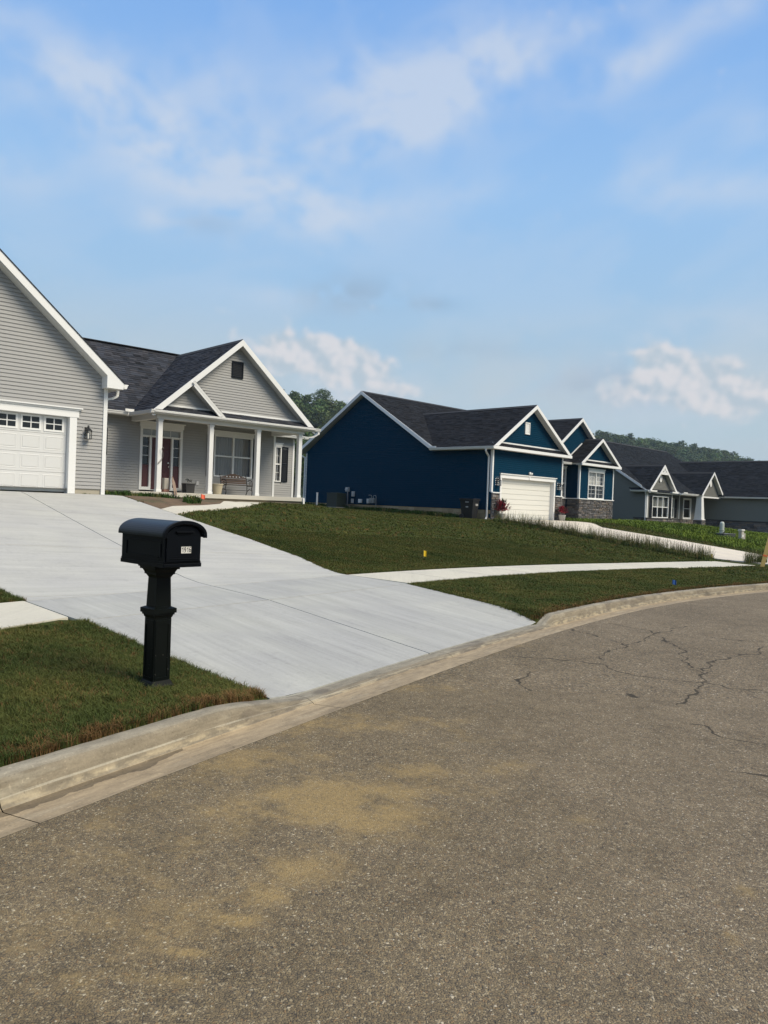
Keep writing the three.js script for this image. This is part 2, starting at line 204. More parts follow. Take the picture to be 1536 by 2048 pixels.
{
  const ss = [0.47, 0.9, 1.5, 2.2, 3, 3.66, 4.4, 5.15, 5.6, 6.2, 7, 8, 9, 10, 11, 12, 13, 14, 15, 16, 17.5, 19, 21, 23, 25, 28, 31, 35, 40, 46, 54, 64, 80, 100, 130];
  const g = stripGeo([...range(-60, -12, 2), ...range(-11.5, 1, 0.5), ...range(1.25, 12, 0.25), ...range(12.5, 40, 0.5), ...range(41, 110, 2)], ss, (x, z, t, s) => groundY(x, z) - (paved(x, z) ? 0.035 : 0));
  const n = g.attributes.normal; struct('ground', g, lawnMat);
  const g2 = stripGeo([...range(-60, 110, 2)], [-9.75, -10.2, -12, -15, -20, -28, -40].reverse(), (x, z) => groundY(x, z)); struct('verge_ground', g2, lawnMat);
  const fg = new THREE.CircleGeometry(3000, 64); fg.rotateX(-Math.PI / 2); fg.translate(0, -3, 0); struct('far_ground', fg, mat(0.05, 0.065, 0.022, 1));
}
// asphalt: stone chips in a dark binder, with tan silt washed over parts of it and cracks
const plane0 = (x, y) => { const d = ray(x, y), t = (0 - EYE) / (d.y + 0.012 * (0.62 * d.x - 0.785 * d.z)); return [d.x * t, d.z * t]; };
const SILT = [[650, 1590, 190, 30, 0.95], [560, 1625, 200, 26, 0.7], [760, 1640, 130, 45, 0.8], [850, 1560, 120, 40, 0.55], [1010, 1530, 70, 16, 0.5], [530, 1790, 60, 30, 0.8], [480, 1840, 60, 16, 0.8], [640, 1740, 160, 40, 0.5], [380, 1905, 60, 10, 0.7], [330, 1960, 140, 20, 0.5], [170, 1960, 60, 24, 0.55],
  [620, 1440, 200, 22, 0.65], [820, 1375, 160, 14, 0.6], [430, 1520, 150, 30, 0.5], [200, 1680, 150, 40, 0.4], [900, 1450, 120, 25, 0.35], [1485, 1785, 50, 20, 0.75], [1470, 1880, 24, 30, 0.5], [1180, 1640, 70, 16, 0.45], [1120, 1800, 110, 25, 0.25], [1000, 1290, 120, 6, 0.5], [700, 1560, 420, 120, 0.3], [350, 1800, 300, 130, 0.26]
].map(([x, y, rx, ry, s]) => { const c = plane0(x, y), a = plane0(x + rx, y), b = plane0(x, y - ry); return [c[0], c[1], Math.hypot(a[0] - c[0], a[1] - c[1]), (c[1] - b[1]), s, a[0] - c[0] , a[1] - c[1]]; });
const CRACKS = [[[1050, 1372], [1085, 1402], [1140, 1420], [1145, 1428], [1220, 1428], [1290, 1458], [1345, 1472]], [[1252, 1388], [1290, 1420], [1330, 1440], [1400, 1455], [1450, 1475], [1536, 1492]], [[990, 1310], [1110, 1318], [1200, 1328], [1245, 1345], [1300, 1355], [1412, 1366]], [[1412, 1366], [1470, 1377], [1536, 1382]], [[1200, 1318], [1210, 1305], [1245, 1293], [1278, 1281], [1330, 1262], [1375, 1252]],
  [[1412, 1366], [1388, 1376], [1375, 1400], [1358, 1412]], [[1400, 1345], [1420, 1332], [1455, 1312], [1510, 1308], [1526, 1292]], [[1415, 1273], [1470, 1280], [1536, 1284]], [[1050, 1372], [1030, 1358], [1070, 1345]], [[1240, 1250], [1300, 1262], [1360, 1300], [1412, 1366]], [[1100, 1250], [1180, 1268], [1250, 1290]], [[950, 1390], [1060, 1418], [1150, 1440]], [[1330, 1440], [1360, 1500], [1450, 1540], [1536, 1555]]].map(L => L.map(p => plane0(...p)));
const CSEG = []; for (const L of CRACKS) for (let i = 0; i + 1 < L.length; i++) CSEG.push([...L[i], ...L[i + 1]]);
const wx1 = (x, z) => (fbm(x * 4.2, z * 4.2, 3) - 0.5) * 0.22, wz1 = (x, z) => (fbm(x * 4.2 + 31, z * 4.2 + 7, 3) - 0.5) * 0.22;
function crackD(x, z) { x += wx1(x, z); z += wz1(x, z); let d = 9; for (const c of CSEG) { const ex = c[2] - c[0], ez = c[3] - c[1], t = clamp(((x - c[0]) * ex + (z - c[1]) * ez) / (ex * ex + ez * ez)), q = Math.hypot(x - c[0] - ex * t, z - c[1] - ez * t); if (q < d) d = q; } return d; }
const chipCell = 0.0105; const cc = [0, 0, 0];
function chip(x, z, S) { const X = x / S + 1.3 * vn(x / S * 0.31, z / S * 0.31), Z = z / S + 1.3 * vn(x / S * 0.31 + 50, z / S * 0.31 + 9), i0 = Math.floor(X), j0 = Math.floor(Z); let d1 = 9, d2 = 9, id = 0; for (let i = i0 - 1; i <= i0 + 1; i++) for (let j = j0 - 1; j <= j0 + 1; j++) { const h = hash2(i, j), k = hash2(j + 911, i - 337); const dx = i + h - X, dz = j + k - Z, q = dx * dx + dz * dz; if (q < d1) { d2 = d1; d1 = q; id = hash2(i * 7 + 3, j * 13 + 5); } else if (q < d2) d2 = q; } cc[0] = Math.sqrt(d1); cc[1] = Math.sqrt(d2) - cc[0]; cc[2] = id; return cc; }
function siltAt(x, z) { let m = 0; for (const b of SILT) { const dx = x - b[0], dz = z - b[1], r = (dx * dx) / (b[2] * b[2]) + (dz * dz) / (b[3] * b[3]); if (r < 5) m += b[4] * Math.exp(-r * 1.5); } return m * 0.82; }
function roadCol(x, z, o, S, crackOn) {
  const low = fbm(x * 0.55 + 8, z * 0.55, 4), mid = fbm(x * 3.1, z * 3.1, 3), fine = vn(x * 23, z * 23);
  let silt = siltAt(x, z) + 0.28 * (low - 0.45) + 0.16 * sst(1.6, -0.6, x + 0.25 * z + 1.2); const pn = fbm(x * 6 + 5, z * 6 + 70, 4); const st = fbm(x * 2.2 + z * 1.2, (z - x * 0.55) * 9, 3); silt = sst(0.16, 1.05, silt * (0.1 + 1.05 * pn + 0.6 * st) + (pn - 0.5) * 0.45 + (vn(x * 30, z * 30) - 0.5) * 0.24 + (vn(x * 75, z * 75) - 0.5) * 0.16);
  const c = chip(x, z, S); const edge = sst(0.02, 0.22, c[1]), id = c[2]; let r, g, b;
  if (id < 0.4) { r = 0.185; g = 0.15; b = 0.107; } else if (id < 0.63) { r = 0.245; g = 0.196; b = 0.13; } else if (id < 0.8) { r = 0.122; g = 0.104; b = 0.083; } else if (id < 0.935) { r = 0.34; g = 0.29; b = 0.215; } else if (id < 0.985) { r = 0.23; g = 0.16; b = 0.1; } else { r = 0.55; g = 0.5; b = 0.42; }
  const warm = sst(2.6, -1.6, x + 0.12 * z + 1.4 * (low - 0.5)); r = lerp(r, 0.215, 0.2); g = lerp(g, 0.17, 0.2); b = lerp(b, 0.118, 0.2); const k = 0.95 + 0.3 * (mid - 0.5) + 0.26 * (low - 0.5) + 0.22 * (fine - 0.5); const bind = 0.06; b *= 1 - 0.12 * warm; g *= 1 - 0.02 * warm; r = lerp(bind, r, edge) * k; g = lerp(bind * 0.92, g, edge) * k; b = lerp(bind * 0.78, b * 0.91, edge) * k; g *= 0.98;
  const cover = silt * lerp(1, 0.72 + 0.28 * (1 - sst(0.3, 0.75, id)), edge) * (0.62 + 0.5 * vn(x * 90, z * 90)); const sg = 0.85 + 0.3 * vn(x * 160, z * 160); const q = clamp(cover) * 0.9;
  r = lerp(r, 0.3 * sg, q); g = lerp(g, 0.215 * sg, q); b = lerp(b, 0.096 * sg, q);
  if (crackOn && z < -4 && x > 0.6) { const d = crackD(x, z), w = 0.019 * (0.3 + vn(x * 9, z * 9) * 1.3); const q2 = 1 - sst(w * 0.4, w, d); if (q2 > 0) { r = lerp(r, 0.028, q2 * 0.85); g = lerp(g, 0.025, q2 * 0.85); b = lerp(b, 0.02, q2 * 0.85); } }
  o[0] = r; o[1] = g; o[2] = b; }
const roadZones = [[-2.4, 2.6, -7.1, -1.6, 2048, 0.0088, 0], [2.25, 6.6, -7.1, -2.6, 1024, 0.0095, 1], [-2.6, 14, -23.1, -6.7, 2048, 0.0125, 1]];
{
  const road = struct('road', null); road.name = 'road';
  const surf = (zone, k) => { const [x0, x1, z0, z1, N, S] = zone; const t = tex(N, N, (u, v, o) => roadCol(lerp(x0, x1, u), lerp(z0, z1, v), o, S, k > 0), true);
    const bt = k === 0 ? tex(N, N, (u, v, o) => { const x = lerp(x0, x1, u), z = lerp(z0, z1, v), c = chip(x, z, S); o[0] = o[1] = o[2] = sst(0, 0.3, c[1]) * (0.45 + 0.55 * c[2]); }, false) : null;
    t.wrapS = t.wrapT = THREE.ClampToEdgeWrapping; if (bt) bt.wrapS = bt.wrapT = THREE.ClampToEdgeWrapping; return new THREE.MeshPhysicalMaterial({ map: t, roughness: 0.95, specularIntensity: 0.3, side: THREE.DoubleSide, ...(bt ? { bumpMap: bt, bumpScale: 0.0035 } : {}) }); };
  const wideT = tex(1024, 1024, (u, v, o) => { roadCol(u * 16 + 20, v * 16 + 40, o, 0.03, false); }); wideT.repeat.set(1 / 16, 1 / 16);
  const bins = roadZones.map(() => new MB()); const rest = new MB();
  const ts = [...range(-60, -8, 4), ...range(-7.75, 30, 0.25), ...range(31, 110, 4)], ss = range(-9.4, 0, 0.2).concat([]); ss[ss.length - 1] = 0.0;
  const rel = (x, z) => { const [t, s] = [0, 0]; return Y0(x, z) + 0.004 * (fbm(x * 0.7, z * 0.7, 2) - 0.5); };
  for (let i = 0; i + 1 < ts.length; i++) for (let j = 0; j + 1 < ss.length; j++) { const q = [[ts[i], ss[j]], [ts[i + 1], ss[j]], [ts[i + 1], ss[j + 1]], [ts[i], ss[j + 1]]].map(p => ts2xz(...p)); const cx = (q[0][0] + q[2][0]) / 2, cz = (q[0][1] + q[2][1]) / 2;
    const zi = roadZones.findIndex(z => cx > z[0] + 0.15 && cx < z[1] - 0.15 && cz > z[2] + 0.15 && cz < z[3] - 0.15);
    const P = q.map(p => [p[0], rel(p[0], p[1]), p[1]]); const m = zi < 0 ? rest : bins[zi]; const U = q.map(p => zi < 0 ? p : [(p[0] - roadZones[zi][0]) / (roadZones[zi][1] - roadZones[zi][0]), (p[1] - roadZones[zi][2]) / (roadZones[zi][3] - roadZones[zi][2])]);
    m.quad(P[0], P[1], P[2], P[3], null, U); }
  bins.forEach((m, k) => { if (!m.empty) part('asphalt', m.geo(), surf(roadZones[k], k), road); }); part('asphalt', rest.geo(), new THREE.MeshStandardMaterial({ map: wideT, roughness: 0.95, side: THREE.DoubleSide }), road);
}
// concrete textures
function concreteMat(base, seed, streak, o2 = {}) { // tiles every 4 m; streak runs along v
  const t = tex(1024, 1024, (u, v, o) => { const per = (f, fy, k, q) => { const g = (x, y) => fbm(x * f + q, y * fy + q * 2, k); const wx = sst(0.85, 1, u), wy = sst(0.85, 1, v); return lerp(lerp(g(u, v), g(u - 1, v), wx), lerp(g(u, v - 1), g(u - 1, v - 1), wx), wy); };
    const a = per(5, 5, 4, seed), s = per(150, 5, 3, seed + 9) , s2 = per(26, 2.2, 3, seed + 19), f = per(300, 300, 1, seed + 3), p = per(60, 60, 2, seed + 40); const k = 1 + (a - 0.5) * 0.22 + ((s - 0.5) * 0.16 + (s2 - 0.5) * 0.2) * streak + (f - 0.5) * 0.1 + (p > 0.72 ? -0.06 : 0);
    o[0] = base[0] * k; o[1] = base[1] * k; o[2] = base[2] * k * (1 - (a - 0.5) * 0.08); });
  t.repeat.set(0.25, 0.25); return new THREE.MeshStandardMaterial({ map: t, roughness: 0.88, side: THREE.DoubleSide, ...o2 }); }
const apronMat = concreteMat([0.365, 0.363, 0.333], 3, 1.25), driveMat = concreteMat([0.41, 0.405, 0.37], 8, 1.0), walkMat = concreteMat([0.52, 0.49, 0.4], 15, 0.5), driveMatB = concreteMat([0.6, 0.54, 0.44], 23, 0.6);
// kerb and gutter
{
  const arc = 0.8;
  const wet = [[5, 1622], [40, 1608], [75, 1590], [120, 1575], [170, 1560], [215, 1546], [232, 1550], [200, 1562], [165, 1575], [130, 1588], [90, 1602], [50, 1618]].map(p => plane0(...p)).map(p => xz2ts(...p)).map(q => [q[0], q[1]]);
  const kerbTex = (PT0, LT, N, M) => tex(N, M, (u, v, o) => { const t = PT0 + u * LT, w = v * arc; // w: 0-0.3 pan, 0.3-0.48 face, 0.48-0.65 top
    const a = fbm(t * 1.3, w * 4, 4), f = vn(t * 150, w * 160), m = fbm(t * 9, w * 26 + 9, 4), ln = fbm(t * 1.1, w * 75 + 3, 3), sp = vn(t * 70 + 8, w * 70); const k = 0.92 + 0.4 * (a - 0.5) + 0.26 * (f - 0.5) + 0.55 * (m - 0.5) + 0.3 * (ln - 0.5) + (sp > 0.93 ? 0.4 : sp < 0.06 ? -0.3 : 0); let c = w < 0.305 ? [0.32, 0.248, 0.152] : w < 0.475 ? [0.21, 0.178, 0.124] : [0.255, 0.225, 0.165]; if (w > 0.36 && w < 0.372 && ln > 0.45) c = [0.34, 0.31, 0.24];
    const siltLine = Math.exp(-((w - 0.33) ** 2) / 0.0006) * sst(0.35, 0.6, m) * 0.6, pale = sst(0.62, 0.75, fbm(t * 3 + 4, w * 9 + 2, 4)) * (w > 0.3 ? 0.35 : 0.15); c = c.map((x, i) => lerp(lerp(x, [0.38, 0.345, 0.26][i], pale), [0.4, 0.33, 0.21][i], siltLine)); if (w > 0.3 && sst(0.6, 0.72, fbm(t * 2.2 + 40, w * 6, 3)) > 0) c = c.map((x, i) => lerp(x, [0.12, 0.1, 0.075][i], 0.6 * sst(0.6, 0.72, fbm(t * 2.2 + 40, w * 6, 3))));
    let dark = 1; const edge = 0.05 * (fbm(t * 16, w * 30, 3) - 0.5); const ctr = 0.29 - 0.004; const wid = 0.075 * sst(0.05, 0.35, t) * (1 - sst(1.0, 1.55, t)) * (0.4 + 1.1 * fbm(t * 5.5, 2, 3)); if (wid > 0.004 && w < 0.303 && w > ctr - wid + edge) dark = 0.46;
    if (t > 15 && t < 22 && w > 0.3 && w < 0.5) { const h = Math.exp(-((t - 16.4) ** 2) / 0.08) * sst(0.35, 0.6, m) + Math.exp(-((t - 14.9) ** 2) / 0.01); dark *= 1 - 0.45 * clamp(h); }
    o[0] = c[0] * k * dark; o[1] = c[1] * k * dark; o[2] = c[2] * k * dark; });
  const kz = [[-3.1, 9.3, kerbTex(-3.1, 12.4, 2048, 256)], [8.4, 34, kerbTex(8.4, 25.6, 2048, 128)]].map(([a, b, t]) => [a, b, new THREE.MeshStandardMaterial({ map: t, roughness: 0.9, side: THREE.DoubleSide })]); const zoneOf = (t0, t1) => kz.find(z => t0 >= z[0] && t1 <= z[1]) || kz[1];
  const prof = [[0, 0.002, 0], [0.1, -0.004, 0.1], [0.2, -0.01, 0.2], [0.285, -0.014, 0.29], [0.305, 0.004, 0.32], [0.325, 0.05, 0.37], [0.34, 0.1, 0.43], [0.352, 0.128, 0.46], [0.375, 0.143, 0.49], [0.41, 0.148, 0.53], [0.47, 0.148, 0.6], [0.487, 0.14, 0.63], [0.49, 0.12, 0.65], [0.49, -0.2, 0.78]];
  function kerbSeg(t0, t1, flip) { const zn = zoneOf(t0, t1), PT0 = zn[0], LT = zn[1] - zn[0]; const g = new THREE.BufferGeometry(), p = [], u = [], ix = [], n = Math.max(2, Math.ceil((t1 - t0) / 0.12)), W = prof.length; for (let i = 0; i <= n; i++) { const t = lerp(t0, t1, i / n), k = flip ? 1 : kerbK(t); for (const [s, y, w] of prof) { const yy = y > 0 ? y * (s < 0.3 ? 1 : k) : y; const S = flip ? -9.4 - s : s * 1; const [x, z] = ts2xz(t, S); const rough = s > 0.3 && s < 0.48 ? 0.004 * (vn(t * 14, s * 40) - 0.5) : 0; p.push(x, Y0(x, z) + yy + rough, z); u.push((t - PT0) / LT, w / arc); } }
    for (let i = 0; i < n; i++) for (let j = 0; j < W - 1; j++) { const a = i * W + j, b = a + 1, c = a + W, d = c + 1; ix.push(a, c, b, b, c, d); } g.setAttribute('position', new THREE.Float32BufferAttribute(p, 3)); g.setAttribute('uv', new THREE.Float32BufferAttribute(u, 2)); g.setIndex(ix); g.computeVertexNormals(); return g; }
  const kerb = struct('curb', null); const cuts = [-12, -9, -6, -3, 0.22, 2.95, 5.6, 8.6, 11.6, 14.6, 17.6, 20.6, 23.6, 26.6, 29.6, 33]; for (let i = 0; i + 1 < cuts.length; i++) part('curb_segment', kerbSeg(cuts[i] + 0.003, cuts[i + 1] - 0.003), zoneOf(cuts[i] + 0.003, cuts[i + 1] - 0.003)[2], kerb);
  part('curb_segment', kerbSeg(33.003, 100), kz[1][2], kerb); part('curb_segment', kerbSeg(-60, -12.003), kz[1][2], kerb); const far = struct('far_curb', kerbSeg(-60, 100, true), kz[1][2]);
}
// driveway of the grey house: apron, walk crossing and upper slabs
const slabY = (x, z) => { const s = xz2ts(x, z)[1]; return s < 0.49 ? Y0(x, z) + 0.008 : groundY(x, z); };
{
  const drv = struct('driveway', null); const dA = -(OA[0] * 0);
  // split along the walk joints (curves of constant s) by clipping with local straight lines
  const [p0, p1] = [ts2xz(4.6, 5.15), ts2xz(10, 5.15)], [q0, q1] = [ts2xz(4.6, 3.62), ts2xz(10, 3.62)]; const ln = (a, b) => { const dx = b[0] - a[0], dz = b[1] - a[1], L = Math.hypot(dx, dz), n = [dz / L, -dx / L]; return [n[0], n[1], a[0] * n[0] + a[1] * n[1]]; };
  const F = ln(p0, p1), N = ln(q0, q1); const g = 0.01; const cl = (P, L, sgn, gap) => clipHalf(P, L[0] * sgn, L[1] * sgn, L[2] * sgn - gap);
  const upper = cl(drivePoly, F, -1, g), cross = cl(cl(drivePoly, F, 1, g), N, -1, g), apron = cl(drivePoly, N, 1, g);
  const cut = (P, u0, u1, v0, v1) => clipBox(P.map(p => { const x = p[0] - OA[0], z = p[1] - OA[1]; return [x * uA[0] + z * uA[1], x * vA[0] + z * vA[1]]; }), [1, 0], u0, u1, v0, v1).map(([u, v]) => hA(u, v));
  const R = rng(5); const us = [-9, -2.6, 8], vs = [-20, -11.2, -7.6, -3.9, 0.4];
  const sl = (P, m, ax) => { if (P.length > 2 && Math.abs(area(P)) > 0.05) part('concrete_slab', drape(P, 0.012, 0.12, slabY, ax, 0.45, [R() * 4, R() * 4]), m, drv); };
  for (let i = 0; i + 1 < us.length; i++) for (let j = 0; j + 1 < vs.length; j++) sl(cut(upper, us[i] + g, us[i + 1] - g, vs[j] + g, vs[j + 1] - g), driveMat, vA);
  for (let i = 0; i + 1 < us.length; i++) { sl(cut(cross, us[i] + g, us[i + 1] - g, -40, 20), apronMat, vA.map((_, k) => uA[k])); }
  for (let i = 0; i + 1 < us.length; i++) sl(cut(apron, us[i] + g, us[i + 1] - g, -40, 20), apronMat, [uA[0], uA[1]]);
}
// sidewalk slabs along the street
{
  const sw = struct('sidewalk', null); const R = rng(9); const slab = (t0, t1) => { const n = 3, P = []; for (let i = 0; i <= n; i++) P.push(ts2xz(lerp(t0, t1, i / n), 3.65)); for (let i = n; i >= 0; i--) P.push(ts2xz(lerp(t0, t1, i / n), 5.15)); part('concrete_slab', drape(P, 0.016, 0.1, groundY, [1, 0], 0.6, [R() * 4, R() * 4]), walkMat, sw); };
  const g = 0.006; part('concrete_slab', drape([ts2xz(1.806, 3.65), ts2xz(1.806, 5.15), pix(47, 1204.2), pix(136, 1237)], 0.016, 0.1, groundY, [1, 0], 0.6), walkMat, sw); for (let t = 1.8; t > -20; t -= 1.55) slab(t - 1.55 + g, t - g);
  for (let t = 10.05; t < 26.3; t += 1.55) slab(t + g, t + 1.55 - g); for (let t = 33; t < 60; t += 1.55) slab(t + g, t + 1.55 - g);
}
// trim the walk where it meets the drive on the left: the drive slab sits 2 mm higher
// walk from the drive to the porch, with the planting bed
struct('walkway', drape(walkPoly, 0.02, 0.1, groundY, [uA[0], uA[1]], 0.4), walkMat);
const mulchTex = tex(512, 512, (u, v, o) => { const a = fbm(u * 9, v * 9, 3), f = hash2(Math.floor(u * 200 + 3 * vn(u * 40, v * 40)), Math.floor(v * 90)), g = fbm(u * 5 + 8, v * 5, 3); const k = 0.5 + 0.6 * a + 0.5 * (f - 0.5); const gr = sst(0.55, 0.7, g) * 0.5; o[0] = lerp(0.15, 0.07, gr) * k; o[1] = lerp(0.1, 0.085, gr) * k; o[2] = lerp(0.055, 0.03, gr) * k; }); mulchTex.repeat.set(0.4, 0.4);
struct('mulch_bed', drape(bedPoly, 0.012, 0.05, groundY, [uA[0], uA[1]], 0.4), new THREE.MeshStandardMaterial({ map: mulchTex, roughness: 1, side: THREE.DoubleSide }));
// driveway of the blue house
{ const d = struct('driveway', null); const R = rng(12); for (let k = 0; k < 9; k++) for (let i = 0; i < 2; i++) { const q = clipBox(driveBPoly.map(p => { const x = p[0] - OB[0], z = p[1] - OB[1]; return [x * uB[0] + z * uB[1], x * vB[0] + z * vB[1]]; }), [1, 0], i ? 3.42 : -20, i ? 40 : 3.41, -3.2 * (k + 1) + 0.006, -3.2 * k - 0.006).map(([u, v]) => hB(u, v)); if (q.length > 2 && Math.abs(area(q)) > 0.1) part('concrete_slab', drape(q, 0.025, 0.12, groundY, vB, 0.6, [R() * 4, R() * 4]), driveMatB, d); }
  struct('walkway', drape([hB(6.25, -0.9), hB(6.25, -2.2), hB(10.6, -2.0), hB(10.9, 2.5), hB(9.7, 2.5), hB(9.6, -0.8)], 0.02, 0.1, groundY, uB, 0.6), driveMatB); }

// ------------------------------------------------------------------ house kit (local axes: x along the front, y up, z towards the street)
const capM = mat(0.022, 0.024, 0.028, 0.9), soffM = mat(0.62, 0.62, 0.6, 0.6);
const trimM = mat(0.73, 0.735, 0.72, 0.5), glassM = new THREE.MeshPhysicalMaterial({ color: 0xffffff, roughness: 0.02, transmission: 1, thickness: 0, ior: 1.5, side: THREE.DoubleSide }), darkGlass = new THREE.MeshPhysicalMaterial({ color: new THREE.Color().setRGB(0.012, 0.014, 0.016), roughness: 0.06, ior: 1.5 });
const blackM = mat(0.012, 0.013, 0.014, 0.5), roomM = mat(0.12, 0.11, 0.1, 0.9), curtM = mat(0.55, 0.54, 0.5, 0.9), gutterM = mat(0.74, 0.74, 0.715, 0.42), shutM = matte(0.007, 0.01, 0.015, 0.6, 0.25), metalM = mat(0.5, 0.5, 0.48, 0.4, { metalness: 0.6 });
const frontF = z => ({ o: [0, 0, z], a: [1, 0, 0], b: [0, 1, 0], n: [0, 0, 1] });
const leftF = x => ({ o: [x, 0, 0], a: [0, 0, 1], b: [0, 1, 0], n: [-1, 0, 0] });
const rightF = x => ({ o: [x, 0, 0], a: [0, 0, -1], b: [0, 1, 0], n: [1, 0, 0] });
const backF = z => ({ o: [0, 0, z], a: [-1, 0, 0], b: [0, 1, 0], n: [0, 0, -1] });
const FP = (F, a, b, n) => [0, 1, 2].map(k => F.o[k] + F.a[k] * a + F.b[k] * b + F.n[k] * n);
const FM = F => new THREE.Matrix4().makeBasis(V3(...F.a), V3(...F.b), V3(...F.n)).setPosition(V3(...F.o));
const inF = (g, F) => g.applyMatrix4(FM(F));
function span(P, y) { let l = 1e9, r = -1e9; for (let i = 0; i < P.length; i++) { const p = P[i], q = P[(i + 1) % P.length]; if (p[1] === q[1]) { if (Math.abs(p[1] - y) < 1e-9) { l = Math.min(l, p[0], q[0]); r = Math.max(r, p[0], q[0]); } continue; } const t = (y - p[1]) / (q[1] - p[1]); if (t >= -1e-9 && t <= 1 + 1e-9) { const x = lerp(p[0], q[0], t); l = Math.min(l, x); r = Math.max(r, x); } } return l > r ? null : [l, r]; }
// horizontal courses over a convex outline with rectangular holes
function courses(P, pitch, holes, emit) { const y0 = Math.min(...P.map(p => p[1])), y1 = Math.max(...P.map(p => p[1])); for (let k = 0, y = y0; y < y1 - 0.01; k++, y += pitch) { const yt = Math.min(y + pitch, y1), A = span(P, y + 1e-5), B = span(P, yt - 1e-5); if (!A || !B) continue;
    let segs = [[A[0], A[1], B[0], B[1]]]; for (const h of holes) { if (h[3] <= y + 0.02 || h[2] >= yt - 0.02) continue; const out = []; for (const s of segs) { const lo = Math.max(s[0], s[2]), hi = Math.min(s[1], s[3]); if (h[1] <= lo || h[0] >= hi) { out.push(s); continue; } if (h[0] > lo) out.push([s[0], h[0], s[2], h[0]]); if (h[1] < hi) out.push([h[1], s[1], h[1], s[3]]); } segs = out; }
    for (const s of segs) if (s[1] - s[0] > 0.01) emit(k, y, yt, s); } }
function lap(m, F, y, yt, s, d0, d1, col) { m.hexa([FP(F, s[0], y, d0), FP(F, s[1], y, d0), FP(F, s[1], y, 0), FP(F, s[0], y, 0), FP(F, s[2], yt, d1), FP(F, s[3], yt, d1), FP(F, s[3], yt, 0), FP(F, s[2], yt, 0)], col); }
// a wall: a solid board with openings, clad in lapped siding
function wall(H, F, P, holes, sidM, single, opt = {}) {
  const g = inF(polyExtrude(P, -0.12, 0, holes.map(h => rect(h[0], h[1], Math.max(h[2], Math.min(...P.map(p => p[1])) + 0.002), h[3]))), F); const w = part('wall', g, opt.back || sidM, H);
  const P2 = opt.from ? clipHalf(P, 0, -1, -opt.from) : P; if (single) courses(P2, 0.1016, holes, (k, y, yt, s) => { const m = new MB(); lap(m, F, y + 0.009, yt, s, 0.03, 0.012); part('siding_plank', m.geo(), sidM, w); });
  else { const m = new MB(); courses(P2, 0.1016, holes, (k, y, yt, s) => lap(m, F, y + 0.011, yt, s, 0.034, 0.014)); part('siding', m.geo(), sidM, w).userData.kind = 'stuff'; }
  return w; }
// a roof plane: deck plus laid shingles; F.a along the eave, F.b up the slope
function slope(H, F, P, m, seed, fine = true, name = 'roof') { const d = part(name, inF(polyExtrude(P, -0.1, 0), F), soffM, H); if (!fine) { part('shingles', inF(polyExtrude(P, 0.001, 0.02), F), m, d).userData.kind = 'stuff'; return d; }
  const R = rng(seed), b = new MB(); courses(P, 0.143, [], (k, y, yt, s) => { const w = s[1] - s[0]; let x = 0; const off = R() * 0.3; while (x < w - 0.01) { let nx = Math.min(w, x + (x === 0 ? 0.12 + off : 0.17 + R() * 0.26)); if (w - nx < 0.08) nx = w; const e = [lerp(s[0], s[1], x / w), lerp(s[0], s[1], nx / w), lerp(s[2], s[3], x / w), lerp(s[2], s[3], nx / w)]; const q = R(), tone = 0.62 + q * 0.62 + (R() < 0.18 ? -0.22 : 0) + 0.22 * (fbm(x * 0.8 + seed, k * 0.3, 2) - 0.5), warm = (R() - 0.5) * 0.12; lap(b, F, y - 0.012, yt, e, 0.012 + (R() < 0.45 ? 0.009 : 0), 0.004, [tone * (1 + warm), tone, tone * (1 - warm)]); x = nx; } });
  part('shingles', b.geo(), m, d).userData.kind = 'stuff'; return d; }
const shingM = (r, g, b) => matte(r, g, b, 0.95, 0.25, { vertexColors: true });
// gable with its ridge along z; returns slope frames
function gableZ(H, uL, yL, uA, yA, uR, yR, z0, z1, m, seed, fineL = true, fineR = true, zL = z1, zRt = z1) {
  const l = Math.hypot(uA - uL, yA - yL), bl = [(uA - uL) / l, (yA - yL) / l], r = Math.hypot(uA - uR, yA - yR), br = [(uA - uR) / r, (yA - yR) / r];
  slope(H, { o: [uL, yL, 0], a: [0, 0, 1], b: [bl[0], bl[1], 0], n: [-bl[1], bl[0], 0] }, [[zL, 0], [z0, 0], [z0, l], [z1, l]], m, seed, fineL); slope(H, { o: [uR, yR, 0], a: [0, 0, -1], b: [br[0], br[1], 0], n: [br[1], -br[0], 0] }, [[-z0, 0], [-zRt, 0], [-z1, r], [-z0, r]], m, seed + 1, fineR);
  part('ridge_cap', merge([bar([uA - 0.1 * bl[0], yA - 0.1 * bl[1] + 0.03, z0], [uA - 0.1 * bl[0], yA - 0.1 * bl[1] + 0.03, z1], 0.22, 0.012, [-bl[1], bl[0], 0]), bar([uA - 0.1 * br[0], yA - 0.1 * br[1] + 0.03, z0], [uA - 0.1 * br[0], yA - 0.1 * br[1] + 0.03, z1], 0.22, 0.012, [br[1], -br[0], 0])]), capM, H); }
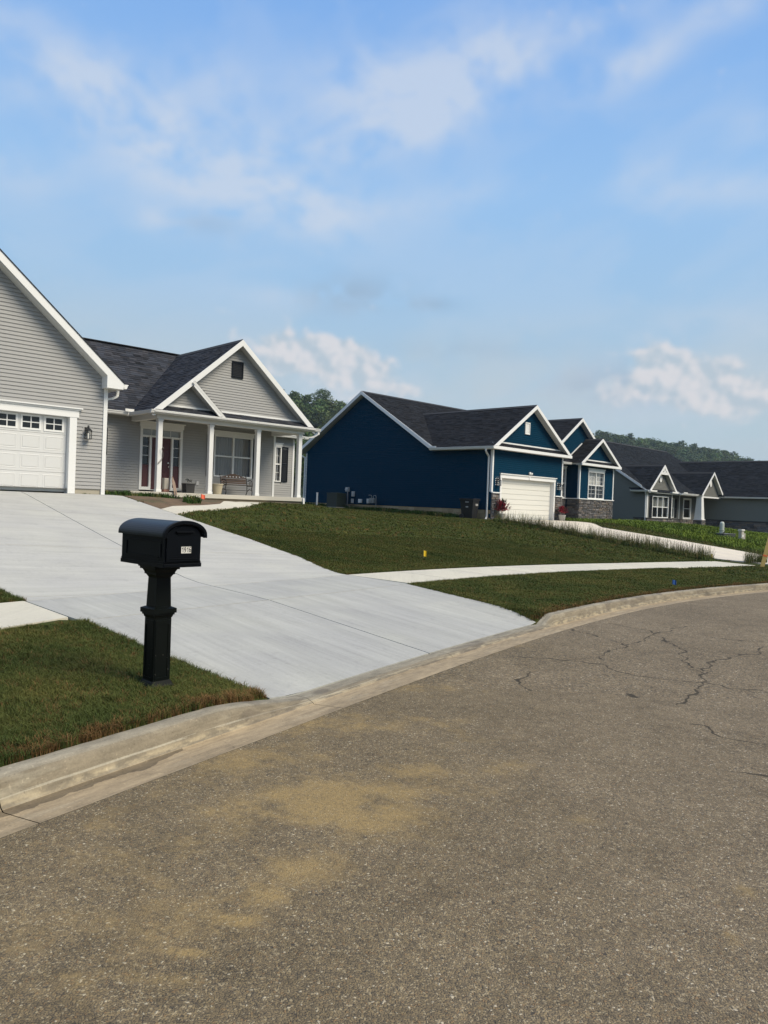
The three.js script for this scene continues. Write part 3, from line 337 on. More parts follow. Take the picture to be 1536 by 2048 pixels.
// ridge along x
function gableX(H, x0, x1, zf, yf, zr, yr, zb, yb, m, seed, fineB = false) { const l = Math.hypot(yr - yf, zr - zf), b = [0, (yr - yf) / l, (zr - zf) / l], L2 = Math.hypot(yr - yb, zr - zb), c = [0, (yr - yb) / L2, (zr - zb) / L2];
  slope(H, { o: [0, yf, zf], a: [1, 0, 0], b, n: [0, -b[2], b[1]] }, rect(x0, x1, 0, l), m, seed); slope(H, { o: [0, yb, zb], a: [-1, 0, 0], b: c, n: [0, c[2], -c[1]] }, rect(-x1, -x0, 0, L2), m, seed + 1, fineB);
  part('ridge_cap', merge([bar([x0, yr - 0.1 * b[1] + 0.03, zr - 0.1 * b[2]], [x1, yr - 0.1 * b[1] + 0.03, zr - 0.1 * b[2]], 0.22, 0.012, [0, -b[2], b[1]]), bar([x0, yr - 0.1 * c[1] + 0.03, zr - 0.1 * c[2]], [x1, yr - 0.1 * c[1] + 0.03, zr - 0.1 * c[2]], 0.22, 0.012, [0, c[2], -c[1]])]), capM, H); }
// two rake boards meeting at a plumb cut; w is the vertical depth
function rakes(H, F, aL, yL, aA, yA, aR, yR, w, n0, n1, m = trimM) { part('rake_board', inF(polyExtrude([[aL, yL], [aL + 0.0001, yL - w * 0.75], [aL + 0.1, yL - w * 0.75], [aA, yA - w], [aA, yA]], n0, n1), F), m, H); part('rake_board', inF(polyExtrude([[aR, yR], [aA + 0.001, yA], [aA + 0.001, yA - w], [aR - 0.1, yR - w * 0.75], [aR, yR - w * 0.75]], n0, n1), F), m, H); }
function gutter(H, p, q, out, m = gutterM) { // K-style gutter from p to q; out = outward direction in plan
  const d = V3(q[0] - p[0], 0, q[2] - p[2]), L = d.length(); d.normalize(); const o = V3(...out), s = new THREE.Shape([[0, 0], [0.07, 0], [0.09, 0.03], [0.105, 0.085], [0.125, 0.1], [0.125, 0.125], [0.112, 0.125], [0.112, 0.11], [0.095, 0.1], [0.078, 0.035], [0.06, 0.012], [0.012, 0.012], [0.012, 0.125], [0, 0.125]].map(a => new THREE.Vector2(...a))); const g = new THREE.ExtrudeGeometry(s, { depth: L, bevelEnabled: false });
  const cr = o.clone().cross(V3(0, 1, 0)); const flip = cr.dot(d) < 0; const M = new THREE.Matrix4().makeBasis(o, V3(0, 1, 0), cr).setPosition(V3(...(flip ? q : p))); g.applyMatrix4(M); part('gutter', g, m, H);
  for (const e of [-0.004, L]) part('gutter_end', polyExtrude([[0, 0], [0.07, 0], [0.09, 0.03], [0.105, 0.085], [0.125, 0.1], [0.125, 0.125], [0, 0.125]], e, e + 0.004).applyMatrix4(M), m, H); }
function downspout(H, pts, m = gutterM) { const gs = []; for (let i = 0; i + 1 < pts.length; i++) { const up = Math.abs(pts[i + 1][1] - pts[i][1]) > Math.hypot(pts[i + 1][0] - pts[i][0], pts[i + 1][2] - pts[i][2]) * 3 ? [0, 0, 1] : [0, 1, 0]; gs.push(bar(pts[i], pts[i + 1], 0.075, 0.06, up)); gs.push(new THREE.SphereGeometry(0.042, 8, 6).translate(...pts[i + 1])); } part('downspout', merge(gs), m, H); }
// window: frame with openings, sashes, panes, curtain, dark room box behind
function win(H, F, a0, a1, b0, b1, o = {}) { const { cols = 1, rows = 2, header = 0, fw = 0.07, muntin = null, curtain = 1, sill = true, room = 0.5 } = o; const G = part('window', inF(polyExtrude(rect(a0 - fw, a1 + fw, b0 - fw, b1 + fw), -0.06, 0.05, [rect(a0, a1, b0, b1)]), F), trimM, H);
  if (header) { part('header', inF(bevelBox(a0 - fw - 0.03, a1 + fw + 0.03, b1 + fw + 0.002, b1 + fw + header, -0.02, 0.065), F), trimM, G); part('header_cap', inF(bevelBox(a0 - fw - 0.07, a1 + fw + 0.07, b1 + fw + header + 0.001, b1 + fw + header + 0.045, -0.02, 0.09), F), trimM, G); }
  const gs = []; for (let c = 1; c < cols; c++) { const x = lerp(a0, a1, c / cols); gs.push(inF(bevelBox(x - 0.04, x + 0.04, b0 + 0.001, b1 - 0.001, -0.05, 0.028), F)); } const w = (a1 - a0) / cols; for (let c = 0; c < cols; c++) for (let r = 1; r < rows; r++) { const y = lerp(b0, b1, r / rows); gs.push(inF(bevelBox(a0 + c * w + (c ? 0.041 : 0.001), a0 + (c + 1) * w - (c < cols - 1 ? 0.041 : 0.001), y - 0.03, y + 0.03, -0.045, 0.02), F)); } if (gs.length) part('sash', merge(gs), trimM, G);
  for (let c = 0; c < cols; c++) for (let r = 0; r < rows; r++) { const x0 = a0 + c * w + 0.02, x1 = x0 + w - 0.04, y0 = lerp(b0, b1, r / rows), y1 = lerp(b0, b1, (r + 1) / rows); part('pane', inF(new THREE.PlaneGeometry(x1 - x0, y1 - y0).translate((x0 + x1) / 2, (y0 + y1) / 2, -0.02), F), glassM, G);
    if (muntin) { const mm = []; for (let i = 1; i < muntin[0]; i++) { const x = lerp(x0, x1, i / muntin[0]); mm.push(inF(bevelBox(x - 0.009, x + 0.009, y0, y1, -0.034, -0.024, 0.001), F)); } for (let i = 1; i < muntin[1]; i++) { const y = lerp(y0, y1, i / muntin[1]); mm.push(inF(bevelBox(x0, x1, y - 0.0085, y + 0.0085, -0.0335, -0.0245, 0.001), F)); } part('muntin', merge(mm), trimM, G); } }
  if (curtain) { const n = Math.max(12, Math.round((a1 - a0) * 24)), m = new MB(); const yy = lerp(b1, b0, curtain); for (let i = 0; i < n; i++) { const x = lerp(a0, a1, i / n), x2 = lerp(a0, a1, (i + 1) / n), z1 = -0.2 + 0.02 * Math.sin(i * 2.1), z2 = -0.2 + 0.02 * Math.sin((i + 1) * 2.1); m.quad(FP(F, x, yy, z1), FP(F, x2, yy, z2), FP(F, x2, b1, z2), FP(F, x, b1, z1)); } part('curtain', m.geo(), o.curtainM || curtM, G); }
  if (room) { const m = new MB(); const c = (a, b, n) => FP(F, a, b, -n); const A0 = a0 - 0.2, A1 = a1 + 0.2, B0 = b0 - 0.2, B1 = b1 + 0.2, N = room + 0.6; m.quad(c(A0, B0, N), c(A1, B0, N), c(A1, B1, N), c(A0, B1, N)); m.quad(c(A0, B0, 0.13), c(A0, B0, N), c(A0, B1, N), c(A0, B1, 0.13)); m.quad(c(A1, B0, N), c(A1, B0, 0.13), c(A1, B1, 0.13), c(A1, B1, N)); m.quad(c(A0, B0, 0.13), c(A1, B0, 0.13), c(A1, B0, N), c(A0, B0, N)); m.quad(c(A0, B1, N), c(A1, B1, N), c(A1, B1, 0.13), c(A0, B1, 0.13)); part('room_lining', m.geo(), roomM, G); }
  return G; }
const hole = (a0, a1, b0, b1, fw = 0.07) => Object.assign([a0 - fw, a1 + fw, b0 - fw, b1 + fw]);
function shutter(H, F, a0, a1, b0, b1) { const g = [inF(polyExtrude(rect(a0, a1, b0, b1), 0.03, 0.062, [rect(a0 + 0.045, a1 - 0.045, b0 + 0.06, (b0 + b1) / 2 - 0.03), rect(a0 + 0.045, a1 - 0.045, (b0 + b1) / 2 + 0.03, b1 - 0.06)]), F)]; const S = part('shutter', merge(g), shutM, H); const m = new MB(); for (let y = b0 + 0.07; y < b1 - 0.1; y += 0.045) { if (Math.abs(y + 0.02 - (b0 + b1) / 2) < 0.05) continue; m.hexa([FP(F, a0 + 0.046, y, 0.055), FP(F, a1 - 0.046, y, 0.055), FP(F, a1 - 0.046, y, 0.048), FP(F, a0 + 0.046, y, 0.048), FP(F, a0 + 0.046, y + 0.04, 0.04), FP(F, a1 - 0.046, y + 0.04, 0.04), FP(F, a1 - 0.046, y + 0.04, 0.032), FP(F, a0 + 0.046, y + 0.04, 0.032)]); } part('louver', m.geo(), shutM, S).userData.kind = 'stuff'; return S; }
function ventSquare(H, F, a0, a1, b0, b1, m) { const V = part('gable_vent', inF(polyExtrude(rect(a0, a1, b0, b1), 0.0, 0.065, [rect(a0 + 0.05, a1 - 0.05, b0 + 0.05, b1 - 0.05)]), F), m, H); part('vent_back', inF(polyExtrude(rect(a0 + 0.05, a1 - 0.05, b0 + 0.05, b1 - 0.05), 0.017, 0.02), F), m, V); for (let y = b0 + 0.06; y < b1 - 0.1; y += 0.06) part('slat', new MB().hexa([FP(F, a0 + 0.05, y, 0.045), FP(F, a1 - 0.05, y, 0.045), FP(F, a1 - 0.05, y, 0.035), FP(F, a0 + 0.05, y, 0.035), FP(F, a0 + 0.05, y + 0.055, 0.026), FP(F, a1 - 0.05, y + 0.055, 0.026), FP(F, a1 - 0.05, y + 0.055, 0.021), FP(F, a0 + 0.05, y + 0.055, 0.021)]).geo(), m, V); }
function cornerBoard(H, x, z, y0, y1, sx = -1, w = 0.1) { // L-shaped board wrapping an outside corner
  part('corner_board', merge([new THREE.BoxGeometry(w, y1 - y0, 0.05).translate(x + sx * (w / 2 - 0.045), (y0 + y1) / 2, z + 0.023), new THREE.BoxGeometry(0.05, y1 - y0, w - 0.03).translate(x - sx * 0.02, (y0 + y1) / 2, z - w / 2 + 0.012)]), trimM, H); }
// stone veneer: irregular flat stones, each with its own edges and depth
function stones(H, F, P, m, seed, size = [0.16, 0.42, 0.07, 0.15]) { const R = rng(seed), b = new MB(); const y0 = Math.min(...P.map(p => p[1])), y1 = Math.max(...P.map(p => p[1])), x0 = Math.min(...P.map(p => p[0])), x1 = Math.max(...P.map(p => p[0])); const V = part('stone_veneer', inF(polyExtrude(P, 0, 0.03), F), mat(0.09, 0.085, 0.08, 0.95), H);
  let y = y0; while (y < y1 - 0.02) { const h = Math.min(y1 - y, lerp(size[2], size[3], R())); let x = x0; while (x < x1 - 0.02) { let w = lerp(size[0], size[1], R()); if (x1 - x - w < 0.1) w = x1 - x; const d = 0.045 + R() * 0.04, j = () => (R() - 0.5) * 0.02, g = 0.008; const t = 0.6 + R() * 0.9, c = R(); const col = c < 0.25 ? [0.15 * t, 0.125 * t, 0.105 * t] : c < 0.7 ? [0.13 * t, 0.122 * t, 0.118 * t] : [0.1 * t, 0.098 * t, 0.1 * t];
      const A = [[x + g, y + g + j() * 0.5], [x + w - g, y + g + j() * 0.5], [x + w - g, y + h - g + j() * 0.5], [x + g, y + h - g + j() * 0.5]]; const q = 0.012; const B = [[A[0][0] + q, A[0][1] + q], [A[1][0] - q, A[1][1] + q], [A[2][0] - q, A[2][1] - q], [A[3][0] + q, A[3][1] - q]]; b.hexa([...A.map(p => FP(F, p[0], p[1], 0.03)), ...B.map(p => FP(F, p[0], p[1], d + j()))], col); x += w; } y += h; }
  part('stones', b.geo(), m, V).userData.kind = 'stuff'; return V; }
const stoneM = mat(1, 1, 1, 0.95, { vertexColors: true });
function lantern(H, F, a, b, s = 1, plate = trimM) { const L = part('wall_lantern', inF(merge([bevelBox(a - 0.055 * s, a + 0.055 * s, b - 0.02 * s, b + 0.2 * s, 0.018, 0.03), new THREE.CylinderGeometry(0.012, 0.012, 0.12).rotateX(Math.PI / 2).translate(a, b + 0.17 * s, 0.08), new THREE.ConeGeometry(0.115 * s, 0.1 * s, 4).rotateY(Math.PI / 4).translate(a, b + 0.16 * s, 0.15), new THREE.CylinderGeometry(0.02 * s, 0.03 * s, 0.05 * s).translate(a, b + 0.225 * s, 0.15),
    new THREE.BoxGeometry(0.15 * s, 0.015, 0.15 * s).translate(a, b - 0.115 * s, 0.15), ...[[-1, -1], [1, -1], [1, 1], [-1, 1]].map(([i, j]) => new THREE.BoxGeometry(0.013, 0.23 * s, 0.013).translate(a + i * 0.066 * s, b, 0.15 + j * 0.066 * s))]), F), blackM, H);
  part('bulb', inF(merge([new THREE.CylinderGeometry(0.016 * s, 0.016 * s, 0.09 * s, 8).translate(a, b - 0.06 * s, 0.15), new THREE.SphereGeometry(0.022 * s, 8, 6).scale(1, 1.6, 1).translate(a, b + 0.01 * s, 0.15)]), F), mat(0.8, 0.78, 0.7, 0.4), L); part('pane', inF(new THREE.CylinderGeometry(0.088 * s, 0.088 * s, 0.215 * s, 4, 1, true).rotateY(Math.PI / 4).translate(a, b, 0.15), F), glassM, L); if (plate) part('mounting_plate', inF(bevelBox(a - 0.11 * s, a + 0.11 * s, b - 0.1 * s, b + 0.26 * s, 0.0, 0.0225), F), plate, L); return L; }
function house(name, label, ox, oz, yb, ang) { return thing(name, label, 'house', [ox, yb, oz], Math.PI / 2 - ang * Math.PI / 180); }

// ------------------------------------------------------------------ the grey house with the porch
const gA = matte(0.335, 0.335, 0.328, 0.65, 0.4), roofA = shingM(0.042, 0.045, 0.054), yA0 = 1.53;
const HA = house('house', 'light grey house with white trim, maroon front door and a gabled porch', OA[0], OA[1], yA0, 47.2);
{
  const H = HA, A = y => y - yA0; const zM = -6.73, zP = -4.66;
  // garage front
  const F0 = frontF(0), d0 = -5.92, d1 = -1.02, dt = A(3.66);
  wall(H, F0, [[-6.9, 0.14], [0, 0.14], [0, A(4.75)], [-3.45, A(7.765)], [-6.9, A(4.75)]], [[d0 - 0.2, d1 + 0.2, 0, dt + 0.1]], gA, true);
  part('foundation', merge([new THREE.BoxGeometry(0.83, 0.4, 0.1).translate(-0.413, -0.06, -0.055), new THREE.BoxGeometry(0.1, 0.4, 6.6).translate(-0.056, -0.06, -3.42)]), mat(0.36, 0.33, 0.26, 0.9), H);
  wall(H, rightF(0), rect(0.03, -zM + 0.0, 0.14, A(4.55)), [], gA, false); wall(H, leftF(-6.9), rect(-13.5, -0.02, 0.0, A(4.55)), [], gA, false); part('wall', new THREE.BoxGeometry(19.5, 3, 0.12).translate(2.85, 1.55, -13.5), gA, H);
  cornerBoard(H, 0, 0, 0.0, A(4.56), -1, 0.11);
  gableZ(H, -7.27, A(4.69), -3.45, A(8.03), 0.37, A(4.69), 0.36, -13.2, roofA, 11, false, true);
  // boxed eave return and rake boards
  const zr = 0.362, zq = 0.395; part('rake_board', polyExtrude([[0.37, A(4.69)], [-3.449, A(8.03)], [-3.449, A(7.79)], [-0.13, A(4.88)], [-0.13, A(4.54)], [0.34, A(4.54)]], zr, zq), trimM, H); part('rake_board', polyExtrude([[-7.27, A(4.69)], [-3.451, A(8.03)], [-3.451, A(7.79)], [-6.77, A(4.88)], [-6.77, A(4.54)], [-7.24, A(4.54)]], zr, zq), trimM, H);
  part('rake_edge', bar([0.385, A(4.7), zq + 0.006], [-3.45, A(8.055), zq + 0.006], 0.03, 0.018, [0, 0, 1]), capM, H);
  part('eave_return', merge([new THREE.BoxGeometry(0.12, 0.32, 0.34).translate(-0.073, A(4.705), 0.19), new THREE.BoxGeometry(0.33, 0.02, 0.34).translate(0.16, A(4.56), 0.19)]), gutterM, H);
  part('rake_soffit', polyExtrude([[-0.1, A(4.86)], [-3.45, A(7.78)], [-3.45, A(7.765)], [-0.1, A(4.84)]], 0.018, 0.36), soffM, H); part('rake_soffit', polyExtrude([[-6.8, A(4.86)], [-3.451, A(7.78)], [-3.451, A(7.765)], [-6.8, A(4.84)]], 0.018, 0.36), soffM, H);
  gutter(H, [0.375, A(4.57), 0.36], [0.375, A(4.57), -6.2], [1, 0, 0]); part('eave_soffit', new THREE.BoxGeometry(0.34, 0.02, 6.2).translate(0.19, A(4.555), -3.1), soffM, H);
  downspout(H, [[0.45, A(4.57), -0.25], [0.44, A(4.42), -0.25], [0.3, A(4.33), -0.22], [0.12, A(4.28), -0.2], [0.07, A(4.2), -0.2], [0.07, 0.05, -0.2]]);
  // garage door surround and door
  const J = part('garage_door_trim', merge([bevelBox(d1 + 0.02, d1 + 0.22, 0.0, dt - 0.021, 0.002, 0.05), bevelBox(d0 - 0.22, d0 - 0.02, 0.0, dt - 0.021, 0.002, 0.05), bevelBox(d0 - 0.26, d1 + 0.27, dt - 0.02, dt + 0.17, 0.002, 0.06), bevelBox(d0 - 0.3, d1 + 0.31, dt + 0.171, dt + 0.21, 0.002, 0.09), bevelBox(d0 - 0.34, d1 + 0.35, dt + 0.211, dt + 0.245, 0.002, 0.13),
    new THREE.BoxGeometry(0.12, dt, 0.16).translate(d1 + 0.08, dt / 2, -0.079), new THREE.BoxGeometry(0.12, dt, 0.16).translate(d0 - 0.08, dt / 2, -0.079), new THREE.BoxGeometry(d1 - d0 + 0.3, 0.14, 0.16).translate((d0 + d1) / 2, dt + 0.05, -0.079)]), trimM, H);
  const D = part('garage_door', new THREE.BoxGeometry(d1 - d0 + 0.06, dt + 0.02, 0.04).translate((d0 + d1) / 2, dt / 2 + 0.02, -0.17), mat(0.6, 0.605, 0.595, 0.45), H), dm = mat(0.6, 0.605, 0.595, 0.45); part('bottom_seal', new THREE.BoxGeometry(d1 - d0, 0.03, 0.05).translate((d0 + d1) / 2, 0.018, -0.165), blackM, D);
  const rowH = (dt - 0.03) / 4, colW = (d1 - d0 - 0.08) / 8; for (let r = 0; r < 4; r++) { part('section', bevelBox(d0 + 0.005, d1 - 0.005, 0.035 + r * rowH + 0.002, 0.035 + (r + 1) * rowH - 0.004, -0.152, -0.128, 0.006), dm, D); for (let c = 0; c < 8; c++) { const x0 = d0 + 0.04 + c * colW + 0.055, x1 = x0 + colW - 0.11, y0 = 0.035 + r * rowH + 0.085, y1 = y0 + rowH - 0.16;
      if (r < 3) { const s = new THREE.Shape(rect(x0, x1, y0, y1).map(p => new THREE.Vector2(...p))); s.holes.push(new THREE.Path(rect(x0 + 0.012, x1 - 0.012, y0 + 0.012, y1 - 0.012).map(p => new THREE.Vector2(...p)))); const ring = new THREE.ExtrudeGeometry(s, { depth: 0.001, bevelEnabled: true, bevelThickness: 0.004, bevelSize: 0.008, bevelSegments: 1 }); ring.translate(0, 0, -0.129); part('raised_panel', merge([ring, bevelBox(x0 + 0.045, x1 - 0.045, y0 + 0.04, y1 - 0.04, -0.13, -0.122, 0.007)]), dm, D); }
      else { const w0 = x0 + 0.03, w1 = x1 - 0.03, h0 = y0 + 0.03, h1 = y1 - 0.02; part('window_frame', merge([polyExtrude(rect(w0 - 0.05, w1 + 0.05, h0 - 0.05, h1 + 0.05), -0.13, -0.112, [rect(w0, w1, h0, h1)]), new THREE.BoxGeometry(0.025, h1 - h0, 0.012).translate((w0 + w1) / 2, (h0 + h1) / 2, -0.119), new THREE.BoxGeometry((w1 - w0) / 2 - 0.0125, 0.025, 0.012).translate(w0 + (w1 - w0) / 4 - 0.006, (h0 + h1) / 2, -0.119), new THREE.BoxGeometry((w1 - w0) / 2 - 0.0125, 0.025, 0.012).translate(w1 - (w1 - w0) / 4 + 0.006, (h0 + h1) / 2, -0.119)]), trimM, D); for (let i = 0; i < 2; i++) for (let j = 0; j < 2; j++) part('pane', new THREE.BoxGeometry((w1 - w0) / 2 - 0.012, (h1 - h0) / 2 - 0.012, 0.004).translate(w0 + (w1 - w0) * (0.25 + 0.5 * i), h0 + (h1 - h0) * (0.25 + 0.5 * j), -0.1235), darkGlass, D); } } }
  lantern(H, F0, -0.52, A(3.19), 1.05, gA);
  // main wall under the porch
  const FMn = frontF(zM), e0 = 4.26, e1 = 5.86, eb = A(1.76), et = A(4.14); const W = [7.47, 9.22, A(2.5), A(4.12)];
  wall(H, FMn, rect(0, 10.42, A(1.5), A(4.62)), [[e0 - 0.08, e1 + 0.08, A(1.5), A(4.4)], hole(...W)], gA, true);
  part('wall', merge([new THREE.BoxGeometry(0.12, 3.1, 1.3).translate(10.36, A(3.05), -7.44)]), gA, H);
  const FR = frontF(-8.05), rw = [11.42, 11.68, A(2.45), A(4.0)]; wall(H, FR, rect(10.42, 12.42, A(1.5), A(4.6)), [hole(...rw)], gA, true); wall(H, rightF(12.42), rect(8.08, 13.5, A(1.5), A(4.6)), [], gA, false);
  cornerBoard(H, 10.42, zM, A(1.62), A(4.4), -1, 0.1); cornerBoard(H, 12.42, -8.05, A(1.62), A(4.45), -1, 0.1);
  win(H, FR, ...rw, { cols: 1, rows: 2, header: 0.12, fw: 0.05, muntin: [2, 2], room: 0.3, curtain: 0.5 }); shutter(H, FR, 11.75, 12.1, A(2.4), A(4.05));
  part('foundation', new THREE.BoxGeometry(2.0, 0.6, 0.1).translate(11.42, A(1.4), -8.12), mat(0.36, 0.33, 0.26, 0.9), H); win(H, FMn, ...W, { cols: 2, rows: 2, header: 0.14, muntin: null, curtain: 1, curtainM: mat(0.22, 0.225, 0.22, 0.9) }); shutter(H, FMn, 7.06, 7.37, A(2.44), A(4.15)); shutter(H, FMn, 9.32, 9.62, A(2.44), A(4.15)); shutter(H, FMn, 2.45, 2.86, A(3.02), A(4.02)); 
  // front door unit: casing, transom, two sidelights, door
  const casing = part('door_casing', inF(merge([polyExtrude(rect(e0 - 0.1, e1 + 0.1, eb, et + 0.09), -0.1, 0.05, [rect(e0, e0 + 0.3, eb + 0.12, A(3.84)), rect(e1 - 0.3, e1, eb + 0.12, A(3.84)), rect(e0 + 0.38, e1 - 0.38, eb + 0.02, A(3.84)), rect(e0, e1, A(3.9), et)]), bevelBox(e0 - 0.13, e1 + 0.13, et + 0.091, et + 0.27, -0.02, 0.07), bevelBox(e0 - 0.18, e1 + 0.18, et + 0.271, et + 0.31, -0.02, 0.12)]), FMn), trimM, H);
  const maroon = mat(0.075, 0.018, 0.022, 0.45); for (const [a, b] of [[e0, e0 + 0.3], [e1 - 0.3, e1]]) { part('sidelight_panel', inF(merge([bevelBox(a, b, eb + 0.12, A(2.75), -0.07, -0.03), bevelBox(a + 0.05, b - 0.05, eb + 0.2, A(2.67), -0.029, -0.018)]), FMn), maroon, casing); for (let k = 0; k < 3; k++) { const y0 = A(2.76) + k * 0.36, y1 = y0 + 0.345; part('pane', inF(new THREE.BoxGeometry(b - a - 0.02, y1 - y0, 0.006).translate((a + b) / 2, (y0 + y1) / 2, -0.05), FMn), darkGlass, casing); part('muntin', inF(new THREE.BoxGeometry(b - a, 0.018, 0.02).translate((a + b) / 2, y1 + 0.007, -0.045), FMn), trimM, casing); } }
  const tp = []; for (let k = 0; k < 4; k++) { const x0 = lerp(e0, e1, k / 4), x1 = lerp(e0, e1, (k + 1) / 4); part('pane', inF(new THREE.BoxGeometry(x1 - x0 - 0.02, et - A(3.9) - 0.01, 0.006).translate((x0 + x1) / 2, (et + A(3.9)) / 2, -0.05), FMn), new THREE.MeshPhysicalMaterial({ color: new THREE.Color().setRGB(0.28, 0.29, 0.28), roughness: 0.08 }), casing); if (k) tp.push(inF(new THREE.BoxGeometry(0.02, et - A(3.9), 0.02).translate(x0, (et + A(3.9)) / 2, -0.045), FMn)); } part('muntin', merge(tp), trimM, casing);
  const dr = part('front_door', inF(bevelBox(e0 + 0.385, e1 - 0.385, eb + 0.025, A(3.835), -0.09, -0.045), FMn), maroon, H); const dx0 = e0 + 0.385, dx1 = e1 - 0.385, dw = dx1 - dx0; for (const [y0, y1] of [[0.12, 0.72], [0.82, 1.5], [1.6, 1.95]]) for (let k = 0; k < 2; k++) part('door_panel', inF(bevelBox(dx0 + 0.1 + k * (dw / 2 - 0.04), dx0 + dw / 2 - 0.06 + k * (dw / 2 - 0.04) + 0.02, eb + y0, eb + y1, -0.046, -0.034, 0.008), FMn), maroon, dr);
  part('door_handle', inF(merge([new THREE.SphereGeometry(0.032, 10, 8).translate(dx1 - 0.08, eb + 0.95, 0.01), new THREE.CylinderGeometry(0.012, 0.012, 0.06).rotateX(Math.PI / 2).translate(dx1 - 0.08, eb + 0.95, -0.02), new THREE.CylinderGeometry(0.03, 0.03, 0.02, 12).rotateX(Math.PI / 2).translate(dx1 - 0.08, eb + 1.1, -0.035)]), FMn), mat(0.7, 0.68, 0.62, 0.3, { metalness: 0.9 }), dr);
  part('doorbell', inF(bevelBox(e1 + 0.13, e1 + 0.17, eb + 1.05, eb + 1.17, 0.016, 0.03), FMn), mat(0.4, 0.4, 0.4, 0.4), H); part('outlet_box', inF(bevelBox(6.62, 6.74, A(2.03), A(2.2), 0.016, 0.06), FMn), mat(0.5, 0.5, 0.5), H);
  // porch floor, posts, beam, ceiling
  const ySl = A(1.69); const fl = part('porch_floor', merge([bevelBox(2.82, 10.42, ySl - 0.17, ySl, -6.72, -4.44, 0.012)]), mat(0.47, 0.45, 0.39, 0.9), H); part('foundation', new THREE.BoxGeometry(7.5, 0.6, 2.2).translate(6.63, ySl - 0.46, -5.62), mat(0.2, 0.165, 0.115, 0.95), H);
  for (const u of [3.95, 6.06, 8.2, 10.28]) part('porch_post', merge([bevelBox(u - 0.09, u + 0.09, ySl + 0.001, A(4.37), zP - 0.09, zP + 0.09, 0.01), bevelBox(u - 0.105, u + 0.105, ySl + 0.002, ySl + 0.09, zP - 0.105, zP + 0.105, 0.008), bevelBox(u - 0.105, u + 0.105, A(4.29), A(4.365), zP - 0.105, zP + 0.105, 0.008)]), trimM, H);
  const yB0 = A(4.372), yB1 = A(4.56); part('porch_beam', merge([bevelBox(3.78, 10.46, yB0, yB1, zP - 0.11, zP + 0.11, 0.006), bevelBox(3.78, 4.0, yB0 + 0.001, yB1 - 0.001, -6.71, zP - 0.111, 0.006), bevelBox(10.24, 10.46, yB0 + 0.001, yB1 - 0.001, -8.0, zP - 0.111, 0.006)]), trimM, H); part('porch_ceiling', new THREE.BoxGeometry(7.2, 0.03, 4.1).translate(7.1, A(4.575), -6.35), soffM, H); part('eave_soffit', new THREE.BoxGeometry(7.25, 0.02, 0.36).translate(7.16, A(4.575), -4.36), soffM, H);
  // porch roof: big gable, pent strip, small entry gable
  const xL = 3.5, xR = 10.84, xA = 7.15, yE = A(4.6), yAp = A(7.76), zg = -4.36; gableZ(H, xL, yE, xA, yAp, xR, yE, zg, -10.2, roofA, 31, true, true); const fg = frontF(0);
  rakes(H, fg, xL - 0.01, yE + 0.015, xA, yAp + 0.015, xR + 0.01, yE + 0.015, 0.24, zg + 0.001, zg + 0.034); const k = (yAp - yE) / (xA - xL); part('rake_soffit', merge([polyExtrude([[xL + 0.35, yE + 0.35 * k - 0.17], [xA, yAp - 0.17], [xA, yAp - 0.185], [xL + 0.35, yE + 0.35 * k - 0.185]], zP - 0.04, zg), polyExtrude([[xR - 0.35, yE + 0.35 * k - 0.17], [xR - 0.35, yE + 0.35 * k - 0.185], [xA, yAp - 0.185], [xA, yAp - 0.17]], zP - 0.04, zg)]), soffM, H);
  const pf = frontF(zP - 0.06), yW = A(4.93); const gx = (y) => (y - yE + 0.2) / k; wall(H, pf, [[xL + gx(A(4.86)), A(4.86)], [xR - gx(A(4.86)), A(4.86)], [xA, yAp - 0.19]], [[6.9, 7.42, A(6.31), A(6.95)]], gA, true, { from: yW }); ventSquare(H, pf, 6.9, 7.42, A(6.31), A(6.95), shutM);
  part('gable_trim', bevelBox(xL + gx(yW) - 0.1, xR - gx(yW) + 0.1, A(4.87), A(4.945), zP - 0.06, zP - 0.02), trimM, H);
  const dyp = A(4.87) - A(4.64), dzp = zP - 0.05 - (zg + 0.04), lp = Math.hypot(dyp, dzp); slope(H, { o: [0, A(4.645), zg + 0.06], a: [1, 0, 0], b: [0, dyp / lp, dzp / lp], n: [0, -dzp / lp, dyp / lp] }, [[xL + 0.08, 0], [xR - 0.08, 0], [xR - 0.3, lp], [xL + 0.3, lp]], roofA, 37, true, 'pent_roof');
  gutter(H, [xL - 0.1, A(4.515), zg + 0.036], [xR + 0.22, A(4.515), zg + 0.036], [0, 0, 1]); gutter(H, [xL + 0.02, A(4.515), -4.3], [xL + 0.02, A(4.515), -6.1], [-1, 0, 0]); part('fascia', new THREE.BoxGeometry(7.3, 0.14, 0.02).translate((xL + xR) / 2, A(4.58), zg + 0.024), trimM, H); part('fascia', new THREE.BoxGeometry(0.02, 0.14, 1.9).translate(xL + 0.034, A(4.58), -5.3), trimM, H);
  // small gable
  const sA = 5.08, sY = A(5.86) + 0.02, sR = 6.5; const zs = zg + 0.07; part('small_gable_rake', polyExtrude([[sA, sY], [sA, sY - 0.22], [sR - 0.32, A(4.66)], [sR - 0.05, A(4.66)]].map(([x, y]) => [x, y]), zs - 0.03, zs + 0.03), trimM, H); const l2 = Math.hypot(sR - 0.05 - sA, sY - A(4.66)), b2 = [(sA - sR + 0.05) / l2, (sY - A(4.66)) / l2]; slope(H, { o: [sR - 0.05, A(4.66), 0], a: [0, 0, -1], b: [b2[0], b2[1], 0], n: [b2[1], -b2[0], 0] }, rect(-(zs + 0.035), -(zP - 0.05), 0, l2), roofA, 39, true, 'small_gable_roof');
